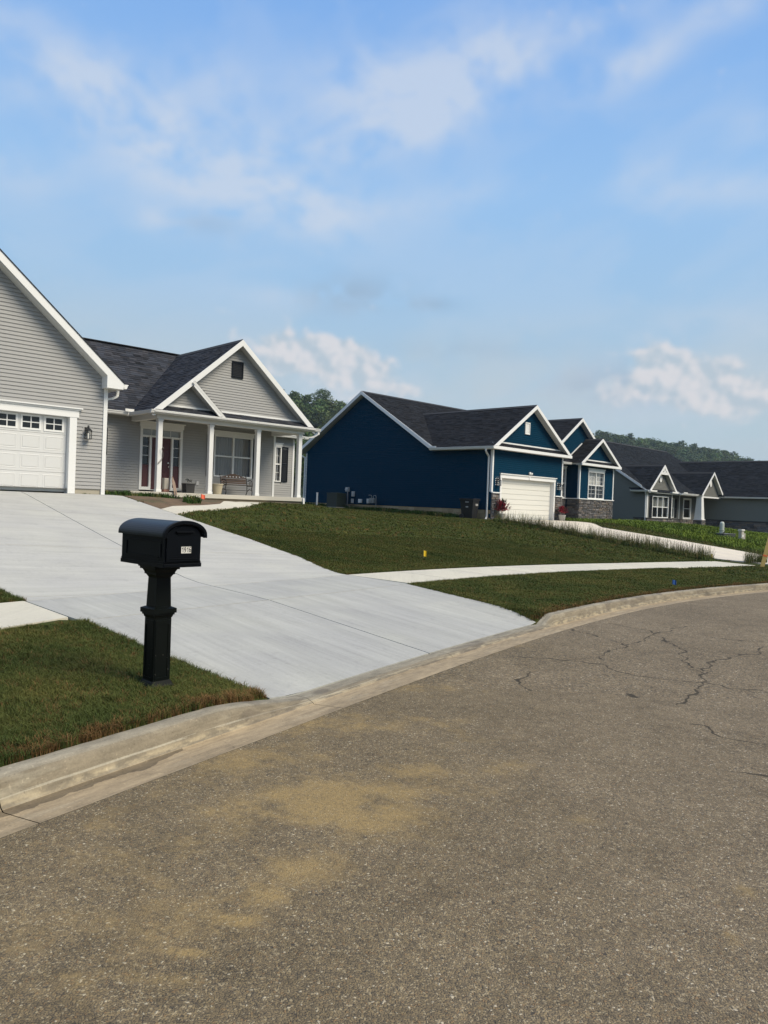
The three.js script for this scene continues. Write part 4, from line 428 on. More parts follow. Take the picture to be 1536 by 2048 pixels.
  // main roof with a hipped right end
  const zf = -6.28, yf = A(4.66), zr2 = -9.73, yr = A(7.8), lM = Math.hypot(yr - yf, zr2 - zf), bM = [0, (yr - yf) / lM, (zr2 - zf) / lM]; slope(H, { o: [0, yf, zf], a: [1, 0, 0], b: bM, n: [0, -bM[2], bM[1]] }, [[-2.8, 0], [9.4, 0], [9.4, lM], [-2.8, lM]], roofA, 41); slope(H, { o: [0, yf, -13.2], a: [-1, 0, 0], b: [0, bM[1], -bM[2]], n: [0, -bM[2], -bM[1]].map((v, i) => i === 1 ? -bM[2] : i === 2 ? -bM[1] : 0) }, [[-13, 0], [3, 0], [3, lM], [-9.4, lM]], roofA, 42, false);
  part('hip_roof', (() => { const m = new MB(); const R1 = [9.4, yr, zr2], E1 = [12.8, A(4.62), -7.7], E2 = [12.8, A(4.62), -13.2], E3 = [9.4, A(4.62), -7.7], E4 = [9.4, A(4.62), -13.2]; m.tri(R1, E1, E2); m.tri(R1, E3, E1); m.tri(R1, E2, E4); m.quad(E3, E4, E2, E1); return m.geo(); })(), mat(0.04, 0.042, 0.05, 0.95), H);
  part('ridge_cap', bar([-2.5, yr + 0.02, zr2], [9.5, yr + 0.02, zr2], 0.24, 0.03), capM, H); gutter(H, [0.4, A(4.545), zf + 0.03], [3.4, A(4.545), zf + 0.03], [0, 0, 1]); part('fascia', new THREE.BoxGeometry(3.1, 0.15, 0.03).translate(1.95, A(4.6), zf + 0.012), trimM, H); part('eave_soffit', new THREE.BoxGeometry(3.4, 0.02, 0.42).translate(1.8, A(4.56), -6.5), soffM, H);
  part('splash_guard', new THREE.BoxGeometry(0.34, 0.1, 0.02).translate(3.42, A(4.71), -6.06), gutterM, H);
  gutter(H, [10.9, A(4.47), -7.66], [12.95, A(4.47), -7.66], [0, 0, 1]); part('eave_soffit', new THREE.BoxGeometry(2.4, 0.02, 0.42).translate(11.65, A(4.5), -7.85), soffM, H); part('fascia', new THREE.BoxGeometry(2.35, 0.14, 0.03).translate(11.65, A(4.54), -7.68), trimM, H);
  downspout(H, [[11.0, A(4.5), -4.3], [11.0, A(4.42), -4.3], [10.85, A(4.3), -4.4], [10.46, A(4.22), -4.52]]); downspout(H, [[10.42, ySl - 0.01, -4.42], [10.42, -0.12, -4.4]]);
}


// ------------------------------------------------------------------ the dark blue house
const bB = matte(0.0012, 0.029, 0.06, 0.75, 0.1), roofB = shingM(0.018, 0.0195, 0.0235), yB = 0.97;
const HB = house('house', 'dark blue house with black roof, white trim and a cream garage door', OB[0], OB[1], yB, 44.6);
function pent(H, xL, xR, y0, z0, y1, z1, m, seed, inset = 0.25) { const dy = y1 - y0, dz = z1 - z0, l = Math.hypot(dy, dz); slope(H, { o: [0, y0, z0], a: [1, 0, 0], b: [0, dy / l, dz / l], n: [0, -dz / l, dy / l] }, [[xL, 0], [xR, 0], [xR - inset, l], [xL + inset, l]], m, seed, true, 'pent_roof'); }
// gable front: roof, rakes, gable siding above a pent strip, fascia across
function gableFront(H, o) { const { xL, xR, xA, yE, yA, zR, zW, zBack, sid, roof, seed, single = false, rw = 0.2, yT, pentOn = true, fineR = true } = o; const k = (yA - yE) / (xA - xL), k2 = (yA - yE) / (xR - xA); gableZ(H, xL, yE, xA, yA, xR, yE, zR, zBack, roof, seed, true, fineR, o.zL ?? zBack, o.zRt ?? zBack); rakes(H, frontF(0), xL - 0.01, yE + 0.015, xA, yA + 0.015, xR + 0.01, yE + 0.015, rw, zR + 0.001, zR + 0.034);
  part('rake_soffit', merge([polyExtrude([[xL + 0.3, yE + 0.3 * k - 0.15], [xA, yA - 0.15], [xA, yA - 0.165], [xL + 0.3, yE + 0.3 * k - 0.165]], zW + 0.018, zR), polyExtrude([[xR - 0.3, yE + 0.3 * k2 - 0.15], [xR - 0.3, yE + 0.3 * k2 - 0.165], [xA, yA - 0.165], [xA, yA - 0.15]], zW + 0.018, zR)]), soffM, H);
  const gl = y => xL + (y - yE + 0.17) / k, gr = y => xR - (y - yE + 0.17) / k2; const yb = yT - 0.06; wall(H, frontF(zW), [[gl(yb), yb], [gr(yb), yb], [xA, yA - 0.17]], o.holes || [], sid, single, { from: yT });
  if (pentOn) { part('gable_trim', bevelBox(gl(yT) - 0.12, gr(yT) + 0.12, yT - 0.055, yT + 0.02, zW + 0.001, zW + 0.04), trimM, H); pent(H, xL + 0.06, xR - 0.06, yE + 0.02, zR + 0.02, yT - 0.05, zW + 0.02, roof, seed + 5); part('fascia', bevelBox(xL - 0.01, xR + 0.01, yE - 0.13, yE + 0.02, zR + 0.035, zR + 0.065), trimM, H); part('eave_soffit', new THREE.BoxGeometry(xR - xL, 0.02, zR - zW + 0.03).translate((xL + xR) / 2, yE - 0.115, (zR + zW) / 2), soffM, H); } }
{
  const H = HB, A = y => y - yB; const F0 = frontF(0), d0 = 0.8, d1 = 5.72, dt = A(3.11);
  wall(H, F0, rect(0, 6.55, 0, A(4.6)), [[d0 - 0.1, d1 + 0.1, 0, dt + 0.05]], bB, false, { from: A(2.36) });
  for (const [a, b, sd] of [[0.0, 0.66, 1], [5.86, 6.55, 2]]) { stones(H, F0, rect(a, b, -0.15, A(2.31)), stoneM, 60 + sd); part('stone_ledge', bevelBox(a - 0.03, b + 0.02, A(2.312), A(2.37), 0.002, 0.12), trimM, H); }
  part('stone_veneer', new THREE.BoxGeometry(0.08, 1.5, 0.12).translate(6.6, A(1.6), -0.02), mat(0.11, 0.1, 0.095, 0.95), H);
  // side wall and block foundation
  const LF = leftF(0); wall(H, LF, [[-14.65, A(1.47)], [0, A(1.47)], [0, A(4.56)], [-14.65, A(4.56)]], [], bB, false); wall(H, LF, [[-14.75, A(4.561)], [-4.15, A(4.561)], [-9.45, A(7.87)]], [], bB, false);
  const fd = part('foundation', new THREE.BoxGeometry(0.15, 1.0, 14.6).translate(0.08, A(0.96), -7.33), mat(0.24, 0.18, 0.1, 0.95), H), fm = [mat(0.36, 0.275, 0.16, 0.95), mat(0.31, 0.235, 0.135, 0.95), mat(0.4, 0.31, 0.19, 0.95)]; const R = rng(77); for (let r = 0; r < 4; r++) for (let c = 0; c < 37; c++) { const z = -14.6 + (c + (r % 2) * 0.5) * 0.4; if (z + 0.39 > 0) continue; part('foundation_block', new THREE.BoxGeometry(0.02, 0.185, 0.385).translate(-0.002, A(0.77) + r * 0.195, z + 0.2), fm[Math.floor(R() * 3)], fd); }
  part('wall', new THREE.BoxGeometry(17, 3.7, 0.12).translate(8.5, 1.8, -14.6), bB, H); wall(H, rightF(17), rect(2.6, 14.6, 0, A(4.56)), [], bB, false); wall(H, rightF(6.55), rect(0.02, 2.65, 0, A(4.56)), [], bB, false);
  cornerBoard(H, 0, 0, A(2.37), A(4.5), 1, 0.11); cornerBoard(H, 6.55, 0, A(2.37), A(4.5), -1, 0.11); part('corner_board', new THREE.BoxGeometry(0.03, 3.1, 0.1).translate(-0.016, A(3.02), -14.6), trimM, H);
  gableFront(H, { xL: -0.38, xR: 6.9, xA: 3.26, yE: A(4.64), yA: A(7.07), zR: 0.35, zW: 0, zBack: -8.4, zL: -3.8, zRt: -4.2, sid: bB, roof: roofB, seed: 101, yT: A(4.93), holes: [[2.68, 3.16, A(5.5), A(6.17)]] }); ventSquare(H, F0, 2.7, 3.14, A(5.52), A(6.15), trimM);
  // main roof, rake boards on the side
  gableX(H, -0.3, 17.3, -3.55, A(4.62), -9.45, A(8.1), -15.3, A(4.66), roofB, 111); part('rake_board', inF(polyExtrude([[-3.86, A(4.76)], [-9.45, A(8.12)], [-9.45, A(7.92)], [-3.9, A(4.56)], [-3.65, A(4.56)], [-3.62, A(4.66)]], 0.301, 0.332), LF), trimM, H); part('rake_board', inF(polyExtrude([[-15.31, A(4.67)], [-15.31, A(4.52)], [-15.2, A(4.52)], [-9.451, A(7.92)], [-9.451, A(8.12)]], 0.301, 0.332), LF), trimM, H);
  part('rake_soffit', inF(merge([polyExtrude([[-4.0, A(4.66)], [-9.45, A(7.94)], [-9.45, A(7.925)], [-4.0, A(4.645)]], 0.018, 0.3), polyExtrude([[-15.2, A(4.57)], [-15.2, A(4.555)], [-9.45, A(7.925)], [-9.45, A(7.94)]], 0.018, 0.3)]), LF), soffM, H);
  gutter(H, [-0.38, A(4.515), 0.4], [-0.38, A(4.515), -3.85], [-1, 0, 0]); part('fascia', new THREE.BoxGeometry(0.03, 0.14, 4.2).translate(-0.366, A(4.57), -1.75), trimM, H); part('eave_soffit', new THREE.BoxGeometry(0.36, 0.02, 4.1).translate(-0.19, A(4.52), -1.75), soffM, H); part('splash_guard', new THREE.BoxGeometry(0.02, 0.08, 0.5).translate(-0.5, A(4.68), -3.6), gutterM, H);
  downspout(H, [[-0.44, A(4.52), -0.1], [-0.44, A(4.42), -0.1], [-0.3, A(4.3), -0.14], [-0.09, A(4.18), -0.18], [-0.06, A(4.1), -0.18], [-0.06, A(1.1), -0.18], [-0.16, A(0.98), -0.16]]); downspout(H, [[-0.2, A(4.5), -15.2], [-0.1, A(4.42), -14.95], [-0.05, A(4.3), -14.72], [-0.05, A(1.3), -14.72]]);
  // garage door
  const cream = mat(0.66, 0.655, 0.605, 0.5); part('garage_door_trim', merge([bevelBox(d0 - 0.13, d0 + 0.0, 0, dt - 0.001, 0.002, 0.06), bevelBox(d1, d1 + 0.13, 0, dt - 0.001, 0.002, 0.06), bevelBox(d0 - 0.15, d1 + 0.15, dt, dt + 0.19, 0.002, 0.07), bevelBox(d0 - 0.2, d1 + 0.2, dt + 0.191, dt + 0.24, 0.002, 0.12), bevelBox((d0 + d1) / 2 - 0.06, (d0 + d1) / 2 + 0.06, dt + 0.01, dt + 0.2, 0.071, 0.1), new THREE.BoxGeometry(0.1, dt, 0.25).translate(d1 + 0.045, dt / 2, -0.125), new THREE.BoxGeometry(0.1, dt, 0.25).translate(d0 - 0.045, dt / 2, -0.125), new THREE.BoxGeometry(d1 - d0 + 0.2, 0.06, 0.25).translate((d0 + d1) / 2, dt + 0.027, -0.125)]), trimM, H);
  const D = part('garage_door', new THREE.BoxGeometry(d1 - d0, dt, 0.04).translate((d0 + d1) / 2, dt / 2, -0.2), cream, H); for (let r = 0; r < 8; r++) part('ribbed_section', bevelBox(d0 + 0.004, d1 - 0.004, 0.015 + r * dt / 8, (r + 1) * dt / 8 - 0.004, -0.18, -0.16, 0.008), cream, D);
  lantern(H, F0, 0.42, A(2.83), 1.2); lantern(H, F0, 6.2, A(2.83), 1.2); part('security_camera', merge([new THREE.BoxGeometry(0.14, 0.14, 0.06).translate(3.3, dt + 0.36, 0.05), new THREE.SphereGeometry(0.06, 10, 8).translate(3.22, dt + 0.34, 0.11), new THREE.SphereGeometry(0.06, 10, 8).translate(3.4, dt + 0.34, 0.11)]), trimM, H);
  // recessed entry wall, bay, upper gable
  const zc = -2.6, zb = -1.7, FC = frontF(zc), FB = frontF(zb), sw = [10.86, 11.2, A(2.42), A(4.16)]; wall(H, FC, rect(6.55, 11.4, 0, A(4.6)), [hole(...sw)], bB, false, { from: A(2.36) }); stones(H, FC, rect(6.6, 11.3, -0.15, A(2.31)), stoneM, 64); part('stone_ledge', bevelBox(6.56, 11.28, A(2.312), A(2.37), zc + 0.002, zc + 0.12), trimM, H); win(H, FC, ...sw, { cols: 1, rows: 2, header: 0.12, fw: 0.06, muntin: [2, 3], room: 0.3, curtain: 0.5 });
  wall(H, leftF(11.4), rect(-2.6, -1.7, 0, A(4.6)), [], bB, false, { from: A(2.36) }); stones(H, leftF(11.4), rect(-2.5, -1.68, -0.15, A(2.31)), stoneM, 65); part('stone_ledge', bevelBox(11.28, 11.39, A(2.313), A(2.369), -2.48, -1.6), trimM, H);
  const bw = [12.5, 14.42, A(2.44), A(4.06)]; wall(H, FB, rect(11.4, 15.7, 0, A(4.6)), [hole(...bw)], bB, false, { from: A(2.36) }); stones(H, FB, rect(11.36, 15.72, -0.15, A(2.31)), stoneM, 66); part('stone_ledge', bevelBox(11.3, 15.76, A(2.3125), A(2.371), zb + 0.002, zb + 0.12), trimM, H); win(H, FB, ...bw, { cols: 2, rows: 2, header: 0.15, muntin: [2, 3], curtain: 0.5 }); wall(H, rightF(15.7), rect(1.72, 4.2, 0, A(4.6)), [], bB, false);
  cornerBoard(H, 11.4, zb, A(2.372), A(4.5), 1, 0.11); cornerBoard(H, 15.7, zb, A(2.372), A(4.5), -1, 0.11); part('corner_board', new THREE.BoxGeometry(0.1, 2.1, 0.03).translate(6.66, A(3.43), zc + 0.02), trimM, H);
  gableFront(H, { xL: 10.96, xR: 16.05, xA: 13.5, yE: A(4.56), yA: A(6.24), zR: -1.34, zW: zb, zBack: -5.5, sid: bB, roof: roofB, seed: 121, yT: A(4.84) });
  gableFront(H, { xL: 8.35, xR: 16.6, xA: 12.48, yE: A(4.64), yA: A(7.5), zR: -2.26, zW: zc, zBack: -8.8, sid: bB, roof: roofB, seed: 131, yT: A(4.66), pentOn: false, fineR: false });
  pent(H, 6.6, 11.5, A(4.58), -2.1, A(4.95), -2.7, roofB, 141, 0); gutter(H, [6.9, A(4.45), -2.1], [10.95, A(4.45), -2.1], [0, 0, 1]); part('eave_soffit', new THREE.BoxGeometry(4.5, 0.02, 0.5).translate(8.9, A(4.47), -2.35), soffM, H); part('flashing_strip', bar([13.0, A(5.95), zc + 0.04], [10.9, A(4.62), zc + 0.04], 0.05, 0.08, [0, 0, 1]), trimM, H);
}
// ------------------------------------------------------------------ the slate grey house beyond
const gC = matte(0.175, 0.185, 0.165, 0.7, 0.25), roofC = shingM(0.016, 0.019, 0.024), yC = 0.2, OC = [20.13, -58];
const HC = house('house', 'slate grey house with steep white gables, tapered porch post and stone base', OC[0], OC[1], yC, 44.6);
{
  const H = HC, A = y => y - yC; const LF = leftF(0), F0 = frontF(0), stC = mat(1, 1, 1, 0.95, { vertexColors: true }); const gBay = matte(0.15, 0.152, 0.14, 0.7, 0.25);
  wall(H, LF, rect(-14, 0, 0.2, A(3.35)), [], gC, false); wall(H, LF, [[-14, A(3.351)], [0, A(3.351)], [-7, A(7.7)]], [], gC, false); stones(H, LF, rect(-1.0, 0.05, -0.2, A(1.2)), stC, 81); part('stone_ledge', bevelBox(-0.12, -0.001, A(1.2), A(1.26), -1.0, 0.1), mat(0.05, 0.05, 0.05, 0.9), H); part('wall', new THREE.BoxGeometry(20, 3.2, 0.12).translate(10, 1.6, -14), gC, H);
  gableX(H, -0.3, 18.6, 0.35, A(3.25), -7, A(7.85), -14.4, A(3.2), roofC, 151); part('rake_board', inF(polyExtrude([[-0.3, A(3.72)], [-7, A(7.87)], [-7, A(7.67)], [-0.3, A(3.52)]], 0.301, 0.332), LF), trimM, H); part('rake_board', inF(polyExtrude([[-14.4, A(3.24)], [-14.4, A(3.04)], [-7.001, A(7.67)], [-7.001, A(7.87)]], 0.301, 0.332), LF), trimM, H);
  // bay
  const bw = [0.95, 3.72, A(1.33), A(2.9)]; wall(H, F0, rect(0, 4.42, A(1.2), A(3.38)), [hole(...bw)], gBay, false); wall(H, F0, [[0.02, A(3.381)], [4.4, A(3.381)], [2.21, A(5.15)]], [[1.9, 2.5, A(4.05), A(4.75)]], gBay, false); stones(H, F0, rect(-0.02, 4.46, -0.3, A(1.2)), stC, 83, [0.2, 0.55, 0.1, 0.22]); part('stone_ledge', bevelBox(-0.05, 4.5, A(1.2), A(1.26), 0.002, 0.13), mat(0.05, 0.05, 0.05, 0.9), H);
  win(H, F0, ...bw, { cols: 3, rows: 2, muntin: null, curtain: 0.5, curtainM: mat(0.2, 0.21, 0.2) }); shutter(H, F0, 0.4, 0.85, A(1.28), A(2.95)); shutter(H, F0, 3.82, 4.25, A(1.28), A(2.95)); cornerBoard(H, 0, 0, A(1.26), A(3.3), 1, 0.16); cornerBoard(H, 4.42, 0, A(1.26), A(3.3), -1, 0.12);
  gableZ(H, -0.3, A(3.3), 2.21, A(5.42), 4.72, A(3.3), 0.32, -4.6, roofC, 161, true, true, -1.1, -1.2); rakes(H, frontF(0), -0.31, A(3.315), 2.21, A(5.435), 4.73, A(3.315), 0.2, 0.321, 0.355);
  part('gable_bracket', polyExtrude([[1.45, A(4.78)], [2.97, A(4.78)], [2.97, A(4.66)], [1.45, A(4.66)]].concat([]), 0.325, 0.35), trimM, H); part('gable_bracket', (() => { const s = new THREE.Shape([[1.5, A(4.785)], [2.92, A(4.785)], [2.21, A(5.36)]].map(p => new THREE.Vector2(...p))); for (const [x, y, r] of [[2.21, A(5.05), 0.085], [1.98, A(4.9), 0.07], [2.44, A(4.9), 0.07]]) { const h = new THREE.Path(); h.absarc(x, y, r, 0, Math.PI * 2); s.holes.push(h); } const g = new THREE.ExtrudeGeometry(s, { depth: 0.025, bevelEnabled: false, curveSegments: 8 }); g.translate(0, 0, 0.325); return g; })(), trimM, H);
  part('oval_vent', new THREE.CylinderGeometry(0.24, 0.24, 0.05, 20).rotateX(Math.PI / 2).scale(0.9, 1.35, 1).translate(2.2, A(4.38), 0.035), trimM, H); part('eave_return', merge([bevelBox(-0.32, 0.85, A(3.26), A(3.38), 0.02, 0.42), bevelBox(3.6, 4.75, A(3.26), A(3.38), 0.02, 0.42)]), gutterM, H);
  gutter(H, [-0.32, A(3.24), 0.3], [-0.32, A(3.24), -1.2], [-1, 0, 0]); downspout(H, [[-0.38, A(3.24), 0.05], [-0.3, A(3.08), 0.02], [-0.1, A(3.0), -0.05], [-0.08, A(0.62), -0.05]]);
  // porch
  const zq = -0.85, FQ = frontF(zq); const nw = [6.35, 6.75, A(1.36), A(2.85)], pw = [8.75, 10.1, A(1.36), A(2.86)]; wall(H, FQ, rect(4.42, 12.6, A(0.2), A(3.38)), [hole(...nw), hole(...pw, 0.16)], gBay, false, { from: A(1.2) }); win(H, FQ, ...nw, { rows: 2, fw: 0.06, room: 0.3, curtain: 0.5 }); shutter(H, FQ, 6.86, 7.3, A(1.3), A(2.9)); win(H, FQ, ...pw, { rows: 2, fw: 0.16, room: 0.4, curtain: 0 }); part('corner_board', bevelBox(7.75, 7.9, A(1.22), A(3.3), zq + 0.002, zq + 0.045), trimM, H); stones(H, FQ, rect(4.5, 12.6, -0.3, A(1.18)), stC, 85, [0.2, 0.55, 0.1, 0.22]);
  const zp = 0.7; part('porch_floor', bevelBox(6.6, 12.55, -0.1, A(0.42), -0.8, 0.95, 0.02), mat(0.4, 0.39, 0.36, 0.9), H); const tp = new THREE.CylinderGeometry(0.28, 0.44, 2.02, 4).toNonIndexed().rotateY(Math.PI / 4).translate(8.35, A(2.24), zp); tp.computeVertexNormals(); part('porch_post', merge([tp, bevelBox(7.98, 8.72, A(1.19), A(1.26), zp - 0.37, zp + 0.37, 0.01)]), trimM, H); stones(H, { o: [0, 0, zp + 0.32], a: [1, 0, 0], b: [0, 1, 0], n: [0, 0, 1] }, rect(8.0, 8.7, -0.35, A(1.185)), stC, 86); stones(H, leftF(8.0), rect(zp - 0.36, zp + 0.36, -0.35, A(1.185)), stC, 87); part('post_core', new THREE.BoxGeometry(0.68, 1.5, 0.66).translate(8.35, A(0.4), zp - 0.01), mat(0.09, 0.09, 0.09), H);
  const xL = 8.0, xR = 12.75, xA = 10.4; gableZ(H, xL, A(3.28), xA, A(5.3), xR, A(3.28), zp + 0.3, -3.6, roofC, 171); rakes(H, frontF(0), xL - 0.01, A(3.295), xA, A(5.315), xR + 0.01, A(3.295), 0.2, zp + 0.301, zp + 0.335); wall(H, frontF(zp), [[xL + 0.2, A(3.2)], [xR - 0.2, A(3.2)], [xA, A(5.1)]], [[10.1, 10.7, A(4.0), A(4.6)]], gBay, false); part('oval_vent', new THREE.CylinderGeometry(0.22, 0.22, 0.05, 20).rotateX(Math.PI / 2).scale(0.9, 1.35, 1).translate(xA, A(4.32), zp + 0.035), trimM, H); part('porch_beam', bevelBox(xL + 0.1, xR - 0.1, A(3.08), A(3.198), zp - 0.12, zp + 0.1, 0.006), trimM, H);
  pent(H, 4.75, 8.1, A(3.28), 0.62, A(4.25), -0.85, roofC, 173, 0); gutter(H, [4.8, A(3.2), 0.63], [8.05, A(3.2), 0.63], [0, 0, 1]); part('porch_ceiling', new THREE.BoxGeometry(8.0, 0.02, 1.6).translate(8.6, A(3.2), -0.1), soffM, H); part('splash_guard', new THREE.BoxGeometry(0.7, 0.1, 0.02).translate(5.3, A(3.35), 0.76), gutterM, H);
  // wing
  const WL = leftF(12.6); wall(H, WL, rect(-0.9, 10, A(0.1), A(3.3)), [], gC, false, { from: A(1.2) }); stones(H, WL, rect(-0.9, 10, -0.4, A(1.18)), stC, 91, [0.25, 0.7, 0.12, 0.24]); part('stone_ledge', bevelBox(12.47, 12.59, A(1.19), A(1.25), -0.9, 10), mat(0.05, 0.05, 0.05, 0.9), H); part('wall', merge([new THREE.BoxGeometry(9, 3.2, 0.12).translate(17.1, 1.5, 9.94), new THREE.BoxGeometry(0.12, 3.2, 24).translate(21.5, 1.5, -2)]), gC, H); part('wall', polyExtrude([[12.62, A(3.3)], [21.5, A(3.3)], [17.05, A(6.5)]], 9.88, 10), gC, H);
  gableZ(H, 12.2, A(3.28), 17.05, A(6.7), 21.9, A(3.28), 10.3, -6.6, roofC, 181, true, false); gutter(H, [12.2, A(3.17), 10.3], [12.2, A(3.17), 1.3], [-1, 0, 0]); part('eave_soffit', new THREE.BoxGeometry(0.4, 0.02, 11).translate(12.4, A(3.19), 4.8), soffM, H);
}

// ------------------------------------------------------------------ the mailbox
const font = await new FontLoader().loadAsync('fonts/droid/droid_sans_bold.typeface.json');
{
  const bm = matte(0.002, 0.003, 0.005, 0.42, 0.22), pm = matte(0.003, 0.0045, 0.004, 0.45, 0.25); const px = -1.705, pz = -5.8, py = groundY(px, pz) - 0.0; const M = thing('mailbox', 'black arched mailbox numbered 1916 on a tapered square post', 'mailbox', [px, py, pz], 48 * Math.PI / 180);
  const sq = (w0, w1, y0, y1) => { const g = new THREE.CylinderGeometry(w1 / Math.SQRT2, w0 / Math.SQRT2, y1 - y0, 4); g.rotateY(Math.PI / 4); g.translate(0, (y0 + y1) / 2, 0); return g.toNonIndexed(); };
  const flat = g => { g.computeVertexNormals(); return g; };
  const post = part('post', flat(merge([sq(0.146, 0.142, 0.06, 0.56), sq(0.134, 0.118, 0.62, 0.9)])), pm, M); const panels = []; for (let k = 0; k < 4; k++) { const g = polyExtrude(rect(-0.062, 0.062, 0.075, 0.535), 0.0705, 0.0765, [rect(-0.044, 0.044, 0.1, 0.5)]); g.rotateY(k * Math.PI / 2); part('post_frame', g, pm, post); }
  part('post_base', flat(merge([sq(0.2, 0.196, -0.06, 0.035), sq(0.186, 0.172, 0.035, 0.05), sq(0.172, 0.15, 0.05, 0.075)])), pm, M); part('post_collar', flat(merge([sq(0.15, 0.162, 0.555, 0.575), sq(0.175, 0.175, 0.575, 0.59), sq(0.196, 0.196, 0.59, 0.625), sq(0.196, 0.14, 0.625, 0.637)])), pm, M); part('bracket', flat(merge([sq(0.12, 0.15, 0.86, 0.885), sq(0.165, 0.165, 0.885, 0.9), sq(0.165, 0.19, 0.9, 0.925), sq(0.215, 0.215, 0.925, 0.942), sq(0.235, 0.235, 0.942, 0.96), sq(0.24, 0.31, 0.955, 0.962)])), pm, M); part('bracket_rib', polyExtrude([[0, 0.8], [0.055, 0.8], [0.06, 0.87], [0.09, 0.93], [0, 0.93]], -0.02, 0.02).rotateY(-Math.PI / 2), pm, post);
  // body: bottom tray, walls, arched roof
  const w = 0.155, l = 0.3, yb = 0.96, ye = 1.2, zc = -0.0; const arch = (hw, y0, rise, n = 14) => { const o = []; for (let i = 0; i <= n; i++) { const a = Math.PI * i / n; o.push([hw * Math.cos(a), y0 + rise * Math.sin(a)]); } return o; };
  const body = part('box_body', polyExtrude([[-w, yb + 0.03], [w, yb + 0.03], ...arch(w, ye, 0.075)], -l, l), bm, M); part('box_tray', merge([bevelBox(-w - 0.008, w + 0.008, yb, yb + 0.03, -l - 0.008, l + 0.012, 0.006), bevelBox(-w - 0.004, w + 0.004, yb + 0.031, yb + 0.045, -l - 0.004, l + 0.006, 0.004)]), bm, M);
  const roofPts = [[w + 0.02, ye - 0.012], ...arch(w + 0.02, ye, 0.098, 22), [-w - 0.02, ye - 0.012], [-w - 0.006, ye - 0.012], ...arch(w + 0.006, ye, 0.083, 22).reverse(), [w + 0.006, ye - 0.012]]; const rs = new THREE.Shape(roofPts.map(p => new THREE.Vector2(...p))); const rg = new THREE.ExtrudeGeometry(rs, { depth: 2 * l + 0.05, bevelEnabled: true, bevelThickness: 0.006, bevelSize: 0.004, bevelSegments: 2 }); rg.translate(0, 0, -l - 0.018); part('box_roof', rg, matte(0.004, 0.006, 0.009, 0.36, 0.6), M);
  part('box_roof', (() => { const s = new THREE.Shape([[w + 0.026, ye - 0.018], ...arch(w + 0.026, ye, 0.105, 22), [-w - 0.026, ye - 0.018], [-w - 0.01, ye - 0.018], ...arch(w + 0.008, ye, 0.085, 22).reverse(), [w + 0.01, ye - 0.018]].map(p => new THREE.Vector2(...p))); const g = new THREE.ExtrudeGeometry(s, { depth: 0.022, bevelEnabled: true, bevelThickness: 0.004, bevelSize: 0.003, bevelSegments: 2 }); g.translate(0, 0, l + 0.016); return g; })(), bm, M).name = 'roof_rim';
  const door = part('door', polyExtrude([[-w + 0.012, yb + 0.045], [w - 0.012, yb + 0.045], ...arch(w - 0.012, ye - 0.004, 0.068)], l + 0.001, l + 0.014), bm, M); part('door_molding', merge([bevelBox(-0.115, 0.115, yb + 0.062, yb + 0.068, l + 0.0145, l + 0.019, 0.002), bevelBox(-0.115, 0.115, yb + 0.08, yb + 0.083, l + 0.0145, l + 0.017, 0.001)]), bm, door); part('door_handle', merge([bevelBox(-0.075, 0.075, ye + 0.014, ye + 0.028, l + 0.0145, l + 0.034, 0.005), bevelBox(-0.06, 0.06, ye + 0.0, ye + 0.013, l + 0.0145, l + 0.02, 0.002)]), bm, door);
  for (const s of [-1, 1]) { part('side_molding', merge([new THREE.BoxGeometry(0.006, 0.008, 0.42).translate(s * (w + 0.003), yb + 0.075, 0.02), new THREE.BoxGeometry(0.004, 0.006, 0.44).translate(s * (w + 0.002), yb + 0.055, 0.02)]), bm, body); part('side_frame', merge([new THREE.BoxGeometry(0.008, 0.006, 0.5).translate(s * (w + 0.003), ye - 0.05, 0.02), new THREE.BoxGeometry(0.006, 0.1, 0.02).translate(s * (w + 0.003), yb + 0.125, -0.23), new THREE.BoxGeometry(0.006, 0.1, 0.02).translate(s * (w + 0.003), yb + 0.125, 0.25)]), bm, body); }
  const nx = 0.035, ny = yb + 0.105; for (let k = 0; k < 4; k++) { const pl = part('number_plate', bevelBox(nx - 0.0565 + k * 0.0212, nx - 0.0565 + k * 0.0212 + 0.0204, ny, ny + 0.049, l + 0.0145, l + 0.0158, 0.0004), mat(0.72, 0.71, 0.66, 0.5), door); const tg = new TextGeometry('1916'[k], { font, size: 0.038, depth: 0.001, curveSegments: 3 }); tg.computeBoundingBox(); const bb = tg.boundingBox, cw = bb.max.x - bb.min.x; tg.translate(-(bb.min.x + cw / 2), 0, 0); tg.scale(0.62, 1.05, 1); tg.translate(nx - 0.0463 + k * 0.0212, ny + 0.0065, l + 0.016); part('digit', tg, mat(0.01, 0.01, 0.01, 0.5), pl); }
  const sc = []; const R = rng(31); for (let k = 0; k < 20; k++) { const f = Math.floor(R() * 4), x = (R() - 0.5) * 0.12, y = 0.1 + R() * R() * 0.42, s = 0.0008 + R() * 0.0018; const g = new THREE.CircleGeometry(s, 6); g.scale(0.7 + R(), 1 + R() * 2.5, 1); g.rotateZ(R()); g.translate(x, y, 0.0775); g.rotateY(f * Math.PI / 2); sc.push(g); } const sp = part('paint_scuff', merge(sc), mat(0.11, 0.11, 0.1, 0.9), post); sp.userData.kind = 'stuff';
}

